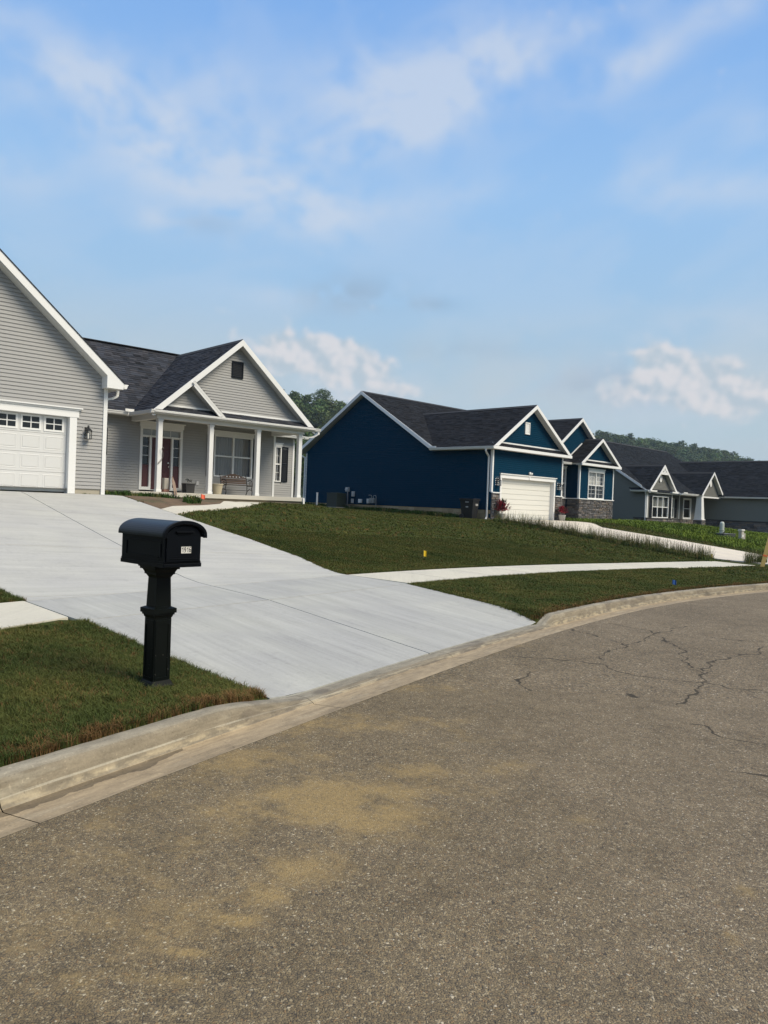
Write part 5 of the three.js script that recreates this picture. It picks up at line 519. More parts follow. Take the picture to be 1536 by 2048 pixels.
// ------------------------------------------------------------------ small things
const onA = (u, v, y) => { const p = hA(u, v); return [p[0], y, p[1]]; }, onB = (u, v, y) => { const p = hB(u, v); return [p[0], y, p[1]]; }, tA = Math.PI / 2 - 47.2 * Math.PI / 180, tB = Math.PI / 2 - 44.6 * Math.PI / 180;
const lathe = (pts, n = 24) => new THREE.LatheGeometry(pts.map(p => new THREE.Vector2(...p)), n);
{ // planter on the porch
  const t = thing('planter_pot', 'large empty tan planter pot beside the porch bench', 'pot', onA(6.62, 4.98, 1.691), 0); part('pot', lathe([[0, 0], [0.15, 0], [0.155, 0.02], [0.21, 0.36], [0.225, 0.365], [0.235, 0.38], [0.235, 0.41], [0.215, 0.41], [0.205, 0.36], [0.15, 0.06], [0, 0.05]]), mat(0.42, 0.37, 0.26, 0.8), t); part('soil', new THREE.CylinderGeometry(0.19, 0.19, 0.02, 20).translate(0, 0.33, 0), mat(0.05, 0.04, 0.03, 1), t);
}
{ // bench
  const t = thing('porch_bench', 'dark metal porch bench with slatted seat and patterned brown back', 'bench', onA(7.95, 5.75, 1.69), tA), im = mat(0.018, 0.015, 0.013, 0.5, { metalness: 0.4 }), bm = mat(0.1, 0.062, 0.042, 0.7); const w = 0.62;
  for (const s of [-1, 1]) { const x = s * w; part('end_frame', merge([tube([[x, 0, 0.2], [x, 0.12, 0.24], [x, 0.3, 0.2], [x, 0.42, 0.24], [x, 0.58, 0.2], [x, 0.63, 0.05], [x, 0.6, -0.12]], 0.018), tube([[x, 0, -0.24], [x, 0.14, -0.16], [x, 0.4, -0.17], [x, 0.62, -0.22], [x, 0.84, -0.3]], 0.018), tube([[x, 0.4, 0.24], [x, 0.38, 0], [x, 0.4, -0.18]], 0.015), tube([[x, 0.2, 0.19], [x, 0.26, 0.02], [x, 0.16, -0.14]], 0.012), tube([[x, 0.45, 0.15], [x, 0.55, 0.08], [x, 0.5, -0.02], [x, 0.44, 0.05]], 0.01)]), im, t); }
  for (let k = 0; k < 7; k++) part('seat_slat', new THREE.BoxGeometry(2 * w - 0.04, 0.022, 0.05).translate(0, 0.42, 0.2 - k * 0.06), mat(0.06, 0.045, 0.035, 0.7), t); part('stretcher', tube([[-w, 0.2, 0], [0, 0.2, 0], [w, 0.2, 0]], 0.009), im, t);
  const top = []; for (let i = 0; i <= 20; i++) { const x = lerp(-w + 0.02, w - 0.02, i / 20); top.push([x, 0.74 + 0.14 * Math.cos(x / w * Math.PI / 2) ** 2]); } const back = new THREE.Shape([[-w + 0.02, 0.7], [w - 0.02, 0.7], ...top.slice().reverse()].map(p => new THREE.Vector2(...p))); for (let k = -3; k <= 3; k++) { const h = new THREE.Path(); h.absellipse(k * 0.15, 0.755, 0.045, 0.028, 0, Math.PI * 2); back.holes.push(h); } const g = new THREE.ExtrudeGeometry(back, { depth: 0.022, bevelEnabled: false, curveSegments: 6 }); g.translate(0, 0, -0.27); part('crest_panel', g, bm, t); for (let k = 0; k < 3; k++) part('back_slat', new THREE.BoxGeometry(2 * w - 0.04, 0.055, 0.02).translate(0, 0.5 + k * 0.07, -0.21 - k * 0.02), bm, t);
}
{ const t = thing('dark_planter', 'small dark square planter with a low plant beside the front door', 'planter', onA(6.02, 6.2, 1.69), tA); part('tub', merge([polyExtrude([[-0.17, 0], [0.17, 0], [0.2, 0.36], [-0.2, 0.36]], -0.17, 0.17), new THREE.BoxGeometry(0.42, 0.04, 0.38).translate(0, 0.37, 0)]), mat(0.03, 0.03, 0.03, 0.7), t); const lm = new MB(), R = rng(4); for (let k = 0; k < 60; k++) { const a = R() * 6.28, r = R() * 0.13, x = Math.cos(a) * r, z = Math.sin(a) * r, h = 0.42 + R() * 0.12, l = 0.07; lm.tri([x, h, z], [x + (R() - 0.5) * l, h + R() * l, z + (R() - 0.5) * l], [x + (R() - 0.5) * l, h + 0.02, z + (R() - 0.5) * l]); } part('foliage', lm.geo(), mat(0.03, 0.035, 0.025, 0.9), t); }
{ const t = thing('stone_figure', 'pale stone garden block on a reddish foot beside the first porch post', 'ornament', onA(4.28, 4.72, 1.691), tA + 0.2); part('block', bevelBox(-0.1, 0.1, 0.1, 0.52, -0.08, 0.08, 0.02), mat(0.33, 0.31, 0.27, 0.9), t); part('foot', bevelBox(-0.13, 0.13, 0, 0.099, -0.1, 0.1, 0.02), mat(0.2, 0.1, 0.075, 0.9), t); }
{ const t = thing('garden_stake', 'weathered wooden stake with pointed top leaning in the mulch bed', 'stake', [...[0]].concat([0, 0]), 0); const p = hA(4.55, 4.3); t.position.set(p[0], groundY(...p), p[1]); t.rotation.set(0, tA, 0); part('board', polyExtrude([[-0.055, 0.2], [0.055, 0.2], [0.06, 0.66], [0.0, 0.92], [-0.05, 0.7]], -0.012, 0.012).rotateX(-0.2).rotateZ(0.14), mat(0.3, 0.22, 0.17, 0.9), t); part('leg', new THREE.BoxGeometry(0.03, 0.5, 0.03).translate(0, 0.1, 0).rotateX(-0.2).rotateZ(0.14), mat(0.1, 0.09, 0.08, 0.9), t); }
{ const t = thing('plant_hanger', 'curled iron plant hanger on the first porch post', 'hanger', onA(3.95, 4.555, 2.75), tA); part('scroll', merge([tube([[-0.06, 0, 0.01], [0.02, 0.1, 0.012], [0.1, 0.22, 0.03], [0.08, 0.4, 0.06], [0.03, 0.5, 0.08], [0.06, 0.58, 0.09], [0.1, 0.52, 0.1]], 0.009), tube([[-0.1, -0.06, 0.01], [0, 0.02, 0.012], [0.08, 0.12, 0.012]], 0.008)]), mat(0.22, 0.2, 0.19, 0.6, { metalness: 0.5 }), t); }
function flag(label, at, h, col, w = 0.1, hh = 0.075, turn = 0.4, cat = 'marker flag') { const t = thing('marker_flag', label, cat, [at[0], groundY(...at), at[1]], turn); part('wire', new THREE.CylinderGeometry(0.0025, 0.0025, h + 0.06, 5).translate(0, h / 2 - 0.03, 0), mat(0.3, 0.3, 0.28, 0.5, { metalness: 0.6 }), t); const m = new MB(), n = 6; for (let i = 0; i < n; i++) { const x = w * i / n, x2 = w * (i + 1) / n, z = 0.018 * Math.sin(i * 1.1), z2 = 0.018 * Math.sin((i + 1) * 1.1), d = -0.25 * x, d2 = -0.25 * x2; m.quad([x, h - hh + d, z], [x2, h - hh + d2, z2], [x2, h + d2, z2], [x, h + d, z]); } part('flag', m.geo(), mat(...col, 0.6), t); return t; }
flag('yellow utility marker flag standing in the sloping front lawn', pix(846, 1119), 0.24, [0.7, 0.48, 0.02], 0.09, 0.15, 0.3); flag('pale yellow marker flag at the weedy corner where the sidewalk meets the driveway', pix(1421, 1121), 0.26, [0.72, 0.58, 0.16], 0.09, 0.14, 0.3); flag('small blue marker flag in the grass strip by the curb', pix(1344, 1174), 0.17, [0.02, 0.09, 0.3], 0.1, 0.1, 0.2); flag('orange red marker flag in the mulch bed before the porch', pix(401, 1008), 0.3, [0.75, 0.14, 0.07], 0.13, 0.13, 0.5);
{ const p = pix(1524, 1135), t = thing('survey_lath', 'leaning bare wooden survey lath with orange tape at the frame of the drive', 'stake', [p[0], groundY(...p), p[1]], -0.2); t.userData.label = 'leaning bare wooden survey lath with orange tape beside the sidewalk'; part('lath', new THREE.BoxGeometry(0.13, 1.25, 0.04).translate(0, 0.55, 0).rotateZ(-0.2), mat(0.5, 0.36, 0.12, 0.85), t); part('tape', new THREE.BoxGeometry(0.14, 0.06, 0.05).translate(0, 0.42, 0).rotateZ(-0.2), mat(0.7, 0.16, 0.04, 0.6), t); }
// blue house: bin, utilities, potted plants
{ const t = thing('wheelie_bin', 'black wheeled bin with pale lettering against the blue side wall', 'bin', onB(-0.75, 0.75, 0.98), tB + 0.15); t.position.y = groundY(...hB(-0.75, 0.75)) - 0.01; const bm = mat(0.011, 0.012, 0.014, 0.5); part('body', (() => { const m = new MB(); const s = (w, d, y) => [[-w, y, d], [w, y, d], [w, y, -d], [-w, y, -d]]; m.hexa([...s(0.24, 0.29, 0.06), ...s(0.32, 0.38, 0.98)]); m.box(-0.34, 0.34, 0.93, 0.985, -0.4, 0.4); return m.geo(); })(), bm, t); part('lid', merge([bevelBox(-0.35, 0.35, 0.99, 1.04, -0.4, 0.42, 0.02), new THREE.CylinderGeometry(0.025, 0.025, 0.56, 10).rotateZ(Math.PI / 2).translate(0, 1.0, -0.45)]), bm, t); for (const s of [-1, 1]) part('wheel', new THREE.CylinderGeometry(0.13, 0.13, 0.06, 16).rotateZ(Math.PI / 2).translate(s * 0.28, 0.13, -0.28), blackM, t);
  const lab = []; for (let k = 0; k < 3; k++) lab.push(new THREE.BoxGeometry(0.05, 0.16, 0.004).translate(-0.02 + k * 0.085, 0, 0), new THREE.BoxGeometry(0.03, 0.03, 0.004).translate(0.02 + k * 0.085, 0.05 - 0.05 * (k % 2), 0.0001)); part('lettering', merge(lab).rotateX(-0.1).translate(0.02, 0.76, 0.361), mat(0.42, 0.42, 0.4, 0.7), t); part('lettering', merge([new THREE.BoxGeometry(0.004, 0.06, 0.14).translate(-0.297, 0.62, 0.02), new THREE.BoxGeometry(0.004, 0.04, 0.2).translate(-0.312, 0.86, 0.02)]), mat(0.4, 0.4, 0.4, 0.7), t); }
{ const t = thing('air_conditioner', 'dark green air conditioner cabinet on the ground beside the blue wall', 'air conditioner', onB(-0.75, 10.8, 1.2), tB); t.position.y = groundY(...hB(-0.75, 10.8)); part('housing', bevelBox(-0.4, 0.4, 0.06, 0.88, -0.45, 0.45, 0.03), mat(0.012, 0.022, 0.018, 0.6), t); part('top_grille', merge([new THREE.CylinderGeometry(0.34, 0.34, 0.03, 20).translate(0, 0.895, 0), new THREE.BoxGeometry(0.84, 0.02, 0.94).translate(0, 0.885, 0)]), mat(0.03, 0.045, 0.04, 0.6), t); part('pad', new THREE.BoxGeometry(1.0, 0.1, 1.1).translate(0, 0.01, 0), mat(0.3, 0.29, 0.26, 0.9), t); }
{ const t = thing('electric_meter', 'grey electric meter box with conduit on the blue side wall', 'meter', onB(-0.04, 10.55, 1.48), tB); part('box', bevelBox(-0.14, 0, 0.72, 0.98, -0.13, 0.13, 0.01), mat(0.33, 0.34, 0.34, 0.5), t); part('dial', new THREE.CylinderGeometry(0.08, 0.08, 0.08, 14).rotateZ(Math.PI / 2).translate(-0.17, 0.86, 0), mat(0.4, 0.41, 0.41, 0.3), t); part('conduit', new THREE.BoxGeometry(0.05, 0.9, 0.05).translate(-0.05, 0.26, 0), mat(0.3, 0.3, 0.3, 0.5), t); }
const wallBoxes = [[10.05, 1.92, 0.2, 0.3, 'tall pale utility box on the blue side wall beside the meter', 0.45], [10.1, 1.52, 0.14, 0.26, 'small pale utility box low beside the dark cabinet', 0.5], [9.43, 1.56, 0.24, 0.22, 'white square hose box low on the blue side wall', 0.75], [8.75, 1.55, 0.16, 0.26, 'narrow white outlet box next to the gas meter', 0.6]]; for (const [v, y, w, h, lab, c] of wallBoxes) { const t = thing('utility_box', lab, 'utility box', onB(-0.036, v, y), tB, 'boxes on the blue wall'); part('case', bevelBox(-0.12, 0, 0, h, -w / 2, w / 2, 0.01), mat(c, c, c * 0.95, 0.6), t); part('cover', bevelBox(-0.135, -0.121, 0.02, h - 0.02, -w / 2 + 0.02, w / 2 - 0.02, 0.004), mat(c * 0.9, c * 0.9, c * 0.86, 0.6), t); }
{ const t = thing('gas_meter', 'grey gas meter with pipes beside the blue side wall', 'meter', onB(-0.3, 8.2, 1.28), tB), m = mat(0.2, 0.22, 0.22, 0.5); part('meter_body', merge([bevelBox(-0.13, 0.13, 0.28, 0.58, -0.16, 0.16, 0.04), new THREE.CylinderGeometry(0.1, 0.1, 0.06, 14).rotateZ(Math.PI / 2).translate(-0.15, 0.45, 0)]), m, t); part('pipe', merge([tube([[0, 0.56, -0.08], [0, 0.72, -0.08], [0, 0.74, -0.3], [0.28, 0.74, -0.5]], 0.02), tube([[0, 0.56, 0.08], [0, 0.7, 0.08], [0, 0.7, 0.28], [0, 0.3, 0.3], [0, -0.35, 0.3]], 0.02)]), m, t); }
{ const p = hB(-0.9, 12.4), t = thing('vent_pipe', 'slim white plastic pipe standing in the lawn by the blue wall', 'pipe', [p[0], groundY(...p), p[1]], 0); part('pipe', new THREE.CylinderGeometry(0.055, 0.055, 0.86, 14).translate(0, 0.4, 0), trimM, t); part('cap', new THREE.CylinderGeometry(0.065, 0.065, 0.06, 14).translate(0, 0.84, 0), trimM, t); }
function redPlant(at, label, seed, spread, tall) { const t = thing('potted_plant', label, 'potted plant', [at[0], groundY(...at) + 0.02, at[1]], 0, 'pots flanking the cream garage door'); part('pot', lathe([[0, 0], [0.14, 0], [0.19, 0.28], [0.21, 0.29], [0.21, 0.33], [0.18, 0.33], [0.17, 0.28], [0, 0.26]], 18), mat(0.42, 0.41, 0.38, 0.7), t); const m = new MB(), R = rng(seed); for (let k = 0; k < 190; k++) { const a = R() * 6.28, e = 0.35 + R() * 1.1, r = tall ? 0.2 + R() * 0.42 : 0.12 + 0.3 * Math.sqrt(R()); const c = [Math.cos(a) * Math.cos(e) * r * spread, 0.34 + Math.sin(e) * r, Math.sin(a) * Math.cos(e) * r * spread], L = tall ? 0.2 : 0.11, W = tall ? 0.05 : 0.07; const d = [Math.cos(a) * Math.cos(e), Math.sin(e), Math.sin(a) * Math.cos(e)], q = [-Math.sin(a) * W, (R() - 0.5) * W, Math.cos(a) * W]; const cr = R(), col = cr < 0.65 ? [0.17 + 0.12 * R(), 0.012, 0.03] : cr < 0.85 ? [0.05, 0.01, 0.018] : [0.03, 0.06, 0.02]; m.tri([c[0] - q[0], c[1] - q[1], c[2] - q[2]], [c[0] + q[0], c[1] + q[1], c[2] + q[2]], [c[0] + d[0] * L, c[1] + d[1] * L, c[2] + d[2] * L], null, null, null, col); } for (let k = 0; k < 8; k++) { const a = k * 0.8; m.quad([0.006, 0.3, 0], [-0.006, 0.3, 0], [Math.cos(a) * 0.2 * spread - 0.004, 0.6, Math.sin(a) * 0.2 * spread], [Math.cos(a) * 0.2 * spread + 0.004, 0.6, Math.sin(a) * 0.2 * spread], [0.06, 0.02, 0.02]); } part('foliage', m.geo(), mat(1, 1, 1, 0.7, { vertexColors: true }), t); }
redPlant(hB(0.5, -0.35), 'spiky dark red plant in a grey pot, beside the bin end of the garage door', 3, 0.72, true); redPlant(hB(6.12, -0.4), 'rounded bright red plant in a white pot, beside the stone bay', 8, 0.85, false);
// beyond: conifer, utility pedestals
{ const p = pix(1237, 1043), t = thing('conifer_shrub', 'young dark green conical evergreen in front of the slate grey wall', 'shrub', [p[0], groundY(...p), p[1]], 0); part('trunk', new THREE.CylinderGeometry(0.03, 0.05, 0.5, 8).translate(0, 0.2, 0), mat(0.06, 0.045, 0.03, 0.9), t); const m = new MB(), R = rng(21), Hh = 1.05, sc = Math.hypot(...p) / 52; for (let k = 0; k < 1500; k++) { const y = Math.pow(R(), 1.3) * Hh, r = 0.34 * (1 - y / Hh) * (0.55 + 0.5 * R()) + 0.02, a = R() * 6.28, c = [Math.cos(a) * r * sc, (0.08 + y) * sc, Math.sin(a) * r * sc], L = 0.09, q = 0.02, g = 0.6 + R() * 0.8; m.tri([c[0] - Math.sin(a) * q, c[1], c[2] + Math.cos(a) * q], [c[0] + Math.sin(a) * q, c[1], c[2] - Math.cos(a) * q], [c[0] + Math.cos(a) * L * 0.5, c[1] + L, c[2] + Math.sin(a) * L * 0.5], null, null, null, [0.008 * g, 0.02 * g, 0.01 * g]); } part('foliage', m.geo(), mat(1, 1, 1, 0.9, { vertexColors: true }), t); }
{ const p = pix(1443, 1074), d = Math.hypot(...p), h = 28 / 1510 * d, t = thing('utility_pedestal', 'tall rounded pale green utility pedestal in the weeds', 'utility pedestal', [p[0], groundY(...p), p[1]], 0.3); part('post', lathe([[0, 0], [0.12, 0], [0.12, h - 0.12], [0.1, h - 0.04], [0.05, h], [0, h]], 16), mat(0.42, 0.46, 0.42, 0.6), t); part('collar', lathe([[0.13, h * 0.42], [0.145, h * 0.43], [0.145, h * 0.47], [0.13, h * 0.48]], 16), mat(0.34, 0.38, 0.34, 0.6), t); part('label_plate', new THREE.BoxGeometry(0.1, 0.12, 0.02).translate(0.02, h * 0.25, 0.125), blackM, t); }
{ const p = pix(1482, 1081), d = Math.hypot(...p), h = 17 / 1510 * d, t = thing('utility_pedestal', 'short square beige utility post with a white cap in the weeds', 'utility pedestal', [p[0], groundY(...p), p[1]], 0.5); part('post', bevelBox(-0.11, 0.11, -0.05, h, -0.1, 0.1, 0.02), mat(0.42, 0.4, 0.34, 0.7), t); part('cap', bevelBox(-0.14, 0.14, h + 0.001, h + 0.09, -0.13, 0.13, 0.02), mat(0.6, 0.58, 0.52, 0.6), t); part('sticker', new THREE.BoxGeometry(0.11, 0.11, 0.006).translate(0, h * 0.5, 0.104), trimM, t); part('side_box', bevelBox(0.112, 0.26, -0.05, h * 0.75, -0.08, 0.08, 0.02), mat(0.36, 0.34, 0.29, 0.7), t); }
{ const p = pix(1465, 1080), t = thing('transformer_box', 'low wide dark green utility box between the two pedestals', 'utility box', [p[0] + 0.1, groundY(...p), p[1] - 1.2], 0.4); part('housing', bevelBox(-0.45, 0.45, 0, 0.28, -0.35, 0.35, 0.03), mat(0.05, 0.06, 0.06, 0.7), t); part('lid', bevelBox(-0.47, 0.47, 0.281, 0.31, -0.37, 0.37, 0.01), mat(0.12, 0.125, 0.12, 0.6), t); }

// ------------------------------------------------------------------ grass, weeds, woods
function blades(n, seed, h0, h1, w0, spread, lean) { const R = rng(seed), m = new MB(); for (let k = 0; k < n; k++) { const a = R() * 6.28, x = (R() - 0.5) * spread, z = (R() - 0.5) * spread, h = lerp(h0, h1, R()), b = lean * (0.3 + R()) * h, w = w0 * (0.7 + 0.6 * R()), dx = Math.cos(a), dz = Math.sin(a), px = -dz * w, pz = dx * w; const A = [x - px, -0.01, z - pz], B = [x + px, -0.01, z + pz], C = [x + dx * b * 0.35 + px * 0.7, h * 0.6, z + dz * b * 0.35 + pz * 0.7], D = [x + dx * b * 0.35 - px * 0.7, h * 0.6, z + dz * b * 0.35 - pz * 0.7], E = [x + dx * b, h * (1 - 0.25 * lean), z + dz * b]; m.quad(A, B, C, D); m.tri(D, C, E); } const g = m.geo(); g.deleteAttribute('uv'); return g; }
function scatter(name, label, cat, geo, m, pts, colFn, scFn, seed) { const I = new THREE.InstancedMesh(geo, m, pts.length), R = rng(seed), M = new THREE.Matrix4(), Q = new THREE.Quaternion(), E = new THREE.Euler(), c = new THREE.Color(); pts.forEach((p, i) => { E.set((R() - 0.5) * 0.25, R() * 6.283, (R() - 0.5) * 0.25); Q.setFromEuler(E); const s = scFn(R, p); M.compose(V3(p[0], p[1], p[2]), Q, V3(s[0], s[1], s[0])); I.setMatrixAt(i, M); const k = colFn(R, p); c.setRGB(...k); I.setColorAt(i, c); }); I.name = numbered(name); tag(I, label, cat, undefined, 'stuff'); I.castShadow = I.receiveShadow = true; scene.add(I); return I; }
const grassM = matte(1, 1, 1, 0.95, 0.12);
const okGrass = (x, z) => { if (Math.abs(x + 1.705) < 0.16 && Math.abs(z + 5.8) < 0.16 && Math.abs(x + 1.705) + Math.abs(z + 5.8) < 0.19) return false; if (paved(x, z) || inPoly(bedPoly, x, z)) return false; const [t, s] = xz2ts(x, z); if (s < 0.497 || (s < 0.56 && t > DR0 - 0.1 && t < DR1 + 0.1) || (s > 3.6 && s < 5.2)) return false; if (s > 5) { let u = (x - OA[0]) * uA[0] + (z - OA[1]) * uA[1], v = (x - OA[0]) * vA[0] + (z - OA[1]) * vA[1]; if (u > -7 && u < 0.1 && v > 0) return false; if (u > 0 && u < 10.5 && v > 4.4) return false; u = (x - OB[0]) * uB[0] + (z - OB[1]) * uB[1]; v = (x - OB[0]) * vB[0] + (z - OB[1]) * vB[1]; if (u > -0.02 && u < 17 && v > -0.02) return false; } return true; };
const grassCol = (R, p) => { const n = fbm(p[0] * 1.7, p[2] * 1.7, 3), q = R(), s = xz2ts(p[0], p[2])[1]; const edge = s < 0.9 ? sst(0.74, 0.5, s + 0.25 * (vn(p[0] * 6, p[2] * 6) - 0.5)) : 0; const k = 0.75 + 0.55 * n + 0.3 * (q - 0.5); if (R() < 0.07 + 0.6 * edge) return [0.16 * k, 0.095 * k, 0.04 * k]; return [0.07 * k * (1 + 0.5 * (n - 0.4)), 0.088 * k, 0.026 * k]; };
{
  const R = rng(101), near = [], mid = [], far = []; const clump = blades(18, 7, 0.025, 0.068, 0.0016, 0.05, 0.8), clumpM = blades(16, 8, 0.02, 0.055, 0.0032, 0.1, 0.9), clumpF = blades(14, 9, 0.02, 0.05, 0.006, 0.2, 0.9);
  for (let k = 0; k < 62000; k++) { const [x, z] = ts2xz(lerp(-2.6, 4.2, R()), lerp(0.5, 3.78, R())); if (!okGrass(x, z)) continue; near.push([x, groundY(x, z), z]); } for (let k = 0; k < 14000; k++) { const [x, z] = ts2xz(lerp(2.4, 5.6, R()), lerp(5.16, 8, R())); if (x < -1 && okGrass(x, z) && z > -13) near.push([x, groundY(x, z), z]); }
  for (let k = 0; k < 95000; k++) { const [x, z] = ts2xz(lerp(8.6, 21, R()), R() < 0.5 ? lerp(0.5, 3.75, R()) : lerp(5.13, 10, R())); if (!okGrass(x, z)) continue; mid.push([x, groundY(x, z), z]); }
  for (let k = 0; k < 120000; k++) { const [x, z] = ts2xz(lerp(4, 46, R()), Math.pow(R(), 0.8) * 38 + 0.5); if (!okGrass(x, z) || (xz2ts(x, z)[0] < 20 && xz2ts(x, z)[1] < 9.5)) continue; far.push([x, groundY(x, z), z]); }
  scatter('grass', 'short dark green turf on the strip around the mailbox', 'grass', clump, grassM, near, grassCol, R => { const s = 0.75 + R() * 0.55; return [s, s * (0.8 + R() * 0.5)]; }, 5); scatter('grass', 'short dark green turf along the curb beyond the driveway', 'grass', clumpM, grassM, mid, grassCol, R => { const s = 0.8 + R() * 0.5; return [s, s]; }, 6); scatter('grass', 'mown green lawn sloping up to the houses', 'grass', clumpF, grassM, far, grassCol, R => { const s = 0.8 + R() * 0.6; return [s, s]; }, 7);
}
{ // weeds: beside the blue wall, along its driveway, in the bed, and the rough ground beyond
  const R = rng(202), leafy = blades(26, 17, 0.06, 0.24, 0.011, 0.22, 0.8), tall = blades(7, 18, 0.22, 0.62, 0.004, 0.16, 0.35), rough = blades(22, 19, 0.04, 0.17, 0.011, 0.4, 0.8); const a = [], b = [], c = [], d = [], e = [];
  const put = (L, x, z) => L.push([x, groundY(x, z), z]); for (let k = 0; k < 420; k++) { const v = lerp(1.2, 8.2, Math.pow(R(), 0.8)), u = -0.25 - 0.9 * R() * (v < 6 ? 1 : 0.6); put(a, ...hB(u, v)); } for (let k = 0; k < 160; k++) { put(a, ...hB(-0.2 - 0.4 * R(), lerp(8, 14.4, R()))); }
  for (let k = 0; k < 1500; k++) { const q = R(), x0 = lerp(990, 1424, q), p = pix(x0, lerp(1041, 1117, Math.pow(q, 1.05)) + 1 + R() * 5 * (0.4 + q)); if (inPoly(driveBPoly, ...p)) continue; if (R() < 0.5) put(e, ...p); if (R() < 0.55) put(b, ...p); } for (let k = 0; k < 110; k++) { const p = pix(lerp(1490, 1532, R()), 1124 + R() * 3); put(b, ...p); }
  for (let k = 0; k < 9000; k++) { const p = hB(lerp(6.4, 34, R()), lerp(-16, 1.2, R())); if (inPoly(driveBPoly, ...p)) continue; const u = (p[0] - OC[0]) * uB[0] + (p[1] - OC[1]) * uB[1], v = (p[0] - OC[0]) * vB[0] + (p[1] - OC[1]) * vB[1]; if (u > -0.1 && v > -0.9) continue; const s = xz2ts(...p)[1]; if (s < 5.6) continue; put(c, ...p); } for (let k = 0; k < 900; k++) { const p = hB(lerp(11, 20, R()), lerp(-1.2, 1.4, R())); put(c, ...p); } for (let k = 0; k < 260; k++) { const p = hA(0.2 + R() * 2.5, 0.6 + R() * 5.4); put(d, ...p); } for (let k = 0; k < 40; k++) { const p = pix(lerp(372, 396, R()), lerp(998, 1008, R())); put(d, ...p); }
  const wc = (R, p) => { const k = 0.6 + R() * 0.7; return R() < 0.12 ? [0.14 * k, 0.13 * k, 0.05 * k] : [0.045 * k, 0.085 * k, 0.022 * k]; }, dry = R => { const k = 0.6 + R() * 0.8; return R() < 0.5 ? [0.13 * k, 0.115 * k, 0.05 * k] : [0.07 * k, 0.09 * k, 0.03 * k]; }, rc = (R, p) => { const n = fbm(p[0] * 0.5, p[2] * 0.5, 3), k = 0.65 + R() * 0.6; return [lerp(0.07, 0.16, n) * k, lerp(0.12, 0.21, n) * k, 0.03 * k]; };
  scatter('weeds', 'low pale green weeds along the edge of the pale driveway', 'weeds', leafy, grassM, e, (R, p) => { const k = 0.7 + R() * 0.7; return R() < 0.25 ? [0.16 * k, 0.145 * k, 0.06 * k] : [0.085 * k, 0.115 * k, 0.035 * k]; }, R => { const s = 0.55 + R() * 0.55; return [s, s]; }, 15); scatter('weeds', 'low leafy weeds at the foot of the blue side wall', 'weeds', leafy, grassM, a, wc, R => { const s = 0.7 + R() * 0.8; return [s, s]; }, 11); scatter('weeds', 'tall thin seed stalks in front of the pale driveway', 'weeds', tall, grassM, b, dry, R => { const s = 0.7 + R() * 0.7; return [s, s]; }, 12); scatter('weeds', 'bright green rough grass between the pale driveway and slate house', 'weeds', rough, grassM, c, rc, R => { const s = 0.8 + R() * 0.9; return [s, s]; }, 13); scatter('weeds', 'dark green weeds growing in the mulch bed', 'weeds', leafy, grassM, d, wc, R => { const s = 0.6 + R() * 0.6; return [s, s]; }, 14);
}
// trees: clumps of small leaf faces about limbs
function crown(seed, rx, ry, nB, nL, leaf) { const R = rng(seed), m = new MB(), B = []; for (let k = 0; k < nB; k++) { const a = R() * 6.28, e = R() * 2 - 0.85, r = 0.35 + 0.45 * R(); B.push([Math.cos(a) * rx * r * Math.sqrt(1 - clamp(e * e * 0.8)), ry * e * 0.62, Math.sin(a) * rx * r * Math.sqrt(1 - clamp(e * e * 0.8)), rx * (0.3 + 0.22 * R()), 0.75 + 0.5 * R()]); }
  for (let k = 0; k < nL; k++) { const b = B[Math.floor(R() * nB)], a = R() * 6.28, u = R() * 2 - 1, s = Math.sqrt(1 - u * u), r = b[3] * (0.7 + 0.4 * R()), c = [b[0] + Math.cos(a) * s * r, b[1] + u * r * 0.85, b[2] + Math.sin(a) * s * r]; const rv = () => (R() - 0.5) * 2 * leaf; const g = b[4] * (0.75 + 0.5 * R()), w = R(); const col = [0.052 * g * (1 + 0.35 * w), 0.1 * g, 0.028 * g]; const p = [c[0] + rv(), c[1] + rv() * 0.7, c[2] + rv()], q = [c[0] + rv(), c[1] + rv() * 0.7, c[2] + rv()], t = [c[0] + rv(), c[1] + rv() * 0.7, c[2] + rv()]; m.tri(c, p, q, null, null, null, col); m.tri(c, q, t, null, null, null, col); } const g = m.geo(); g.deleteAttribute('uv'); return g; }
const leafM = mat(1, 1, 1, 0.9, { vertexColors: true }), barkM = mat(0.07, 0.06, 0.05, 0.95);
const hillY = (L, x, z) => { let h = 0; for (let i = 0; i + 1 < L.length; i++) { const [ax, az, ah, as] = L[i], [bx, bz, bh, bs] = L[i + 1], ex = bx - ax, ez = bz - az, t = clamp(((x - ax) * ex + (z - az) * ez) / (ex * ex + ez * ez)), d = Math.hypot(x - ax - ex * t, z - az - ez * t), s = lerp(as, bs, t); h = Math.max(h, lerp(ah, bh, t) * Math.exp(-(d * d) / (s * s))); } return h - 2.5 + 3 * (fbm(x * 0.02, z * 0.02, 3) - 0.5); };
const hill1 = [[-420, -230, 50, 75], [-200, -300, 48, 70], [-70, -335, 44, 62], [-38, -340, 40, 60], [-16, -342, 36, 58], [60, -360, 28, 58], [150, -380, 22, 60]], hill2 = [[60, -560, 48, 95], [130, -590, 55, 100], [170, -600, 56, 100], [235, -605, 49, 95], [295, -600, 39, 90], [345, -585, 30, 85], [450, -540, 18, 80]];
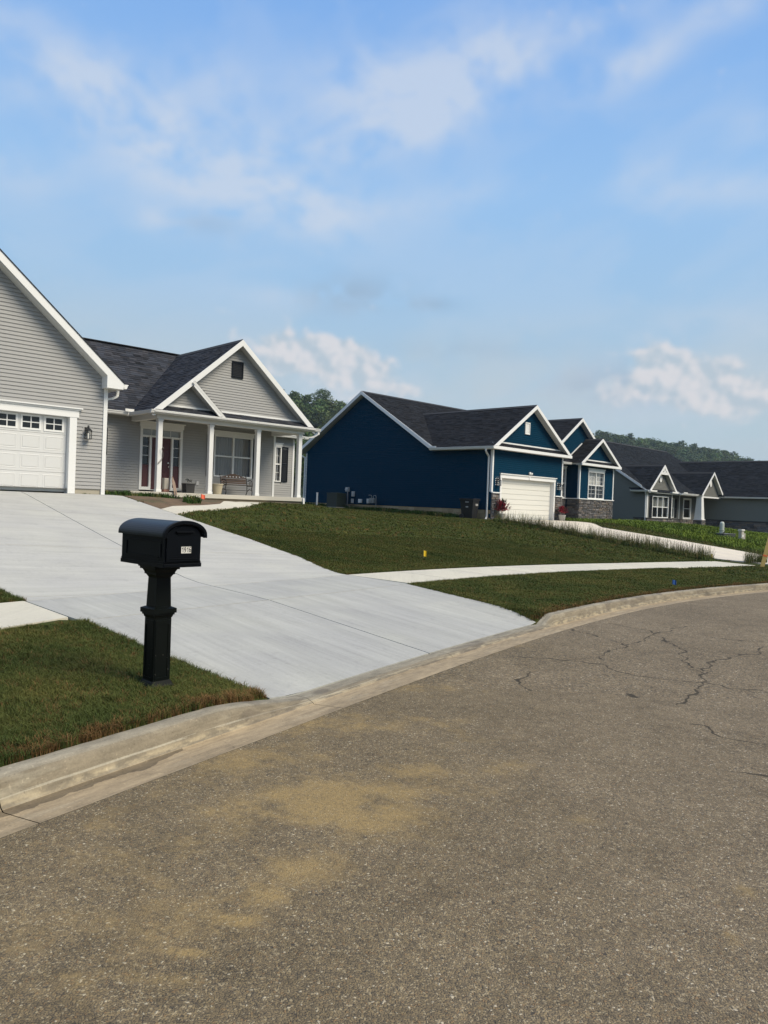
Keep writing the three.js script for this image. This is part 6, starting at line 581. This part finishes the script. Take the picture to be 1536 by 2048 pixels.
for (const [L, x0, x1, z0, z1] of [[hill1, -520, 240, -520, -180], [hill2, -40, 560, -820, -400]]) { const g = new THREE.PlaneGeometry(x1 - x0, z1 - z0, 90, 50); g.rotateX(-Math.PI / 2); g.translate((x0 + x1) / 2, 0, (z0 + z1) / 2); const p = g.attributes.position; for (let i = 0; i < p.count; i++) p.setY(i, hillY(L, p.getX(i), p.getZ(i)) - 0.3); g.computeVertexNormals(); struct('wooded_hill', g, mat(0.03, 0.045, 0.016, 1)); }
{
  const R = rng(303), V = [crown(1, 5.2, 6.0, 15, 900, 0.85), crown(2, 4.6, 7.0, 14, 900, 0.8), crown(3, 6.0, 5.6, 17, 1000, 0.9), crown(4, 4.0, 6.4, 12, 800, 0.75)]; const P = [[], [], [], []];
  const add = (L, x0, x1, z0, z1, step, skip) => { for (let x = x0; x < x1; x += step) for (let z = z0; z < z1; z += step) { const X = x + (R() - 0.5) * step * 1.2, Z = z + (R() - 0.5) * step * 1.2, y = hillY(L, X, Z); if (y < 3) continue; P[Math.floor(R() * 4)].push([X, y + 4.5, Z]); } };
  add(hill1, -110, 60, -372, -255, 6.6); add(hill2, 60, 380, -640, -500, 8.5); for (let k = 0; k < 90; k++) { const x = lerp(-70, 90, R()), z = 62 + R() * 25; P[Math.floor(R() * 4)].push([x, 4.2, z]); }
  const C = R => { const k = 0.75 + R() * 0.6, y = R(); return [k * (0.9 + 0.35 * y), k, k * (0.85 + 0.2 * R())]; }; for (let k = 0; k < 4; k++) scatter('forest', 'dense green woods covering the hills behind the houses', 'woods', V[k], leafM, P[k], C, R => { const s = 0.75 + R() * 0.55; return [s, s * (0.85 + R() * 0.35)]; }, 40 + k);
  // single trees that can be told apart
  const tc = [crown(11, 4.6, 4.8, 18, 2600, 0.42), crown(12, 4.0, 5.4, 16, 2400, 0.4), crown(13, 5.4, 4.4, 20, 2800, 0.45)]; const tree = (x, z, y, s, k, label) => { const t = thing('tree', label, 'tree', [x, y, z], R() * 6, 'trees behind the grey house'); const tg = []; tg.push(new THREE.CylinderGeometry(0.16, 0.34, 5.2, 8).translate(0, 1.6, 0)); for (let i = 0; i < 6; i++) { const a = i * 1.1; tg.push(tube([[0, 3 + i * 0.25, 0], [Math.cos(a) * 1.1, 4.6 + i * 0.3, Math.sin(a) * 1.1], [Math.cos(a) * 2.2, 5.8 + i * 0.3, Math.sin(a) * 2.2]], 0.09, 5)); } part('trunk', merge(tg), barkM, t); part('crown', tc[k].clone().translate(0, 6.2, 0), leafM, t); t.scale.setScalar(s); };
  tree(-30, -336, hillY(hill1, -30, -336) + 2, 1.15, 2, 'broad domed tree standing highest on the hill beside the blue gable'); tree(-12.5, -104, 0.1, 1.05, 1, 'dark leafy tree filling the gap between the grey and blue houses'); tree(-16.5, -112, 0.1, 1.15, 0, 'leafy tree behind the porch corner of the grey house'); tree(-9, -110, 0, 0.9, 2, 'low spreading tree behind the back corner of the blue house');
}
scene.fog = new THREE.FogExp2(new THREE.Color().setRGB(...RGB(176, 194, 208)), 0.0002);
renderer.render(scene, camera);
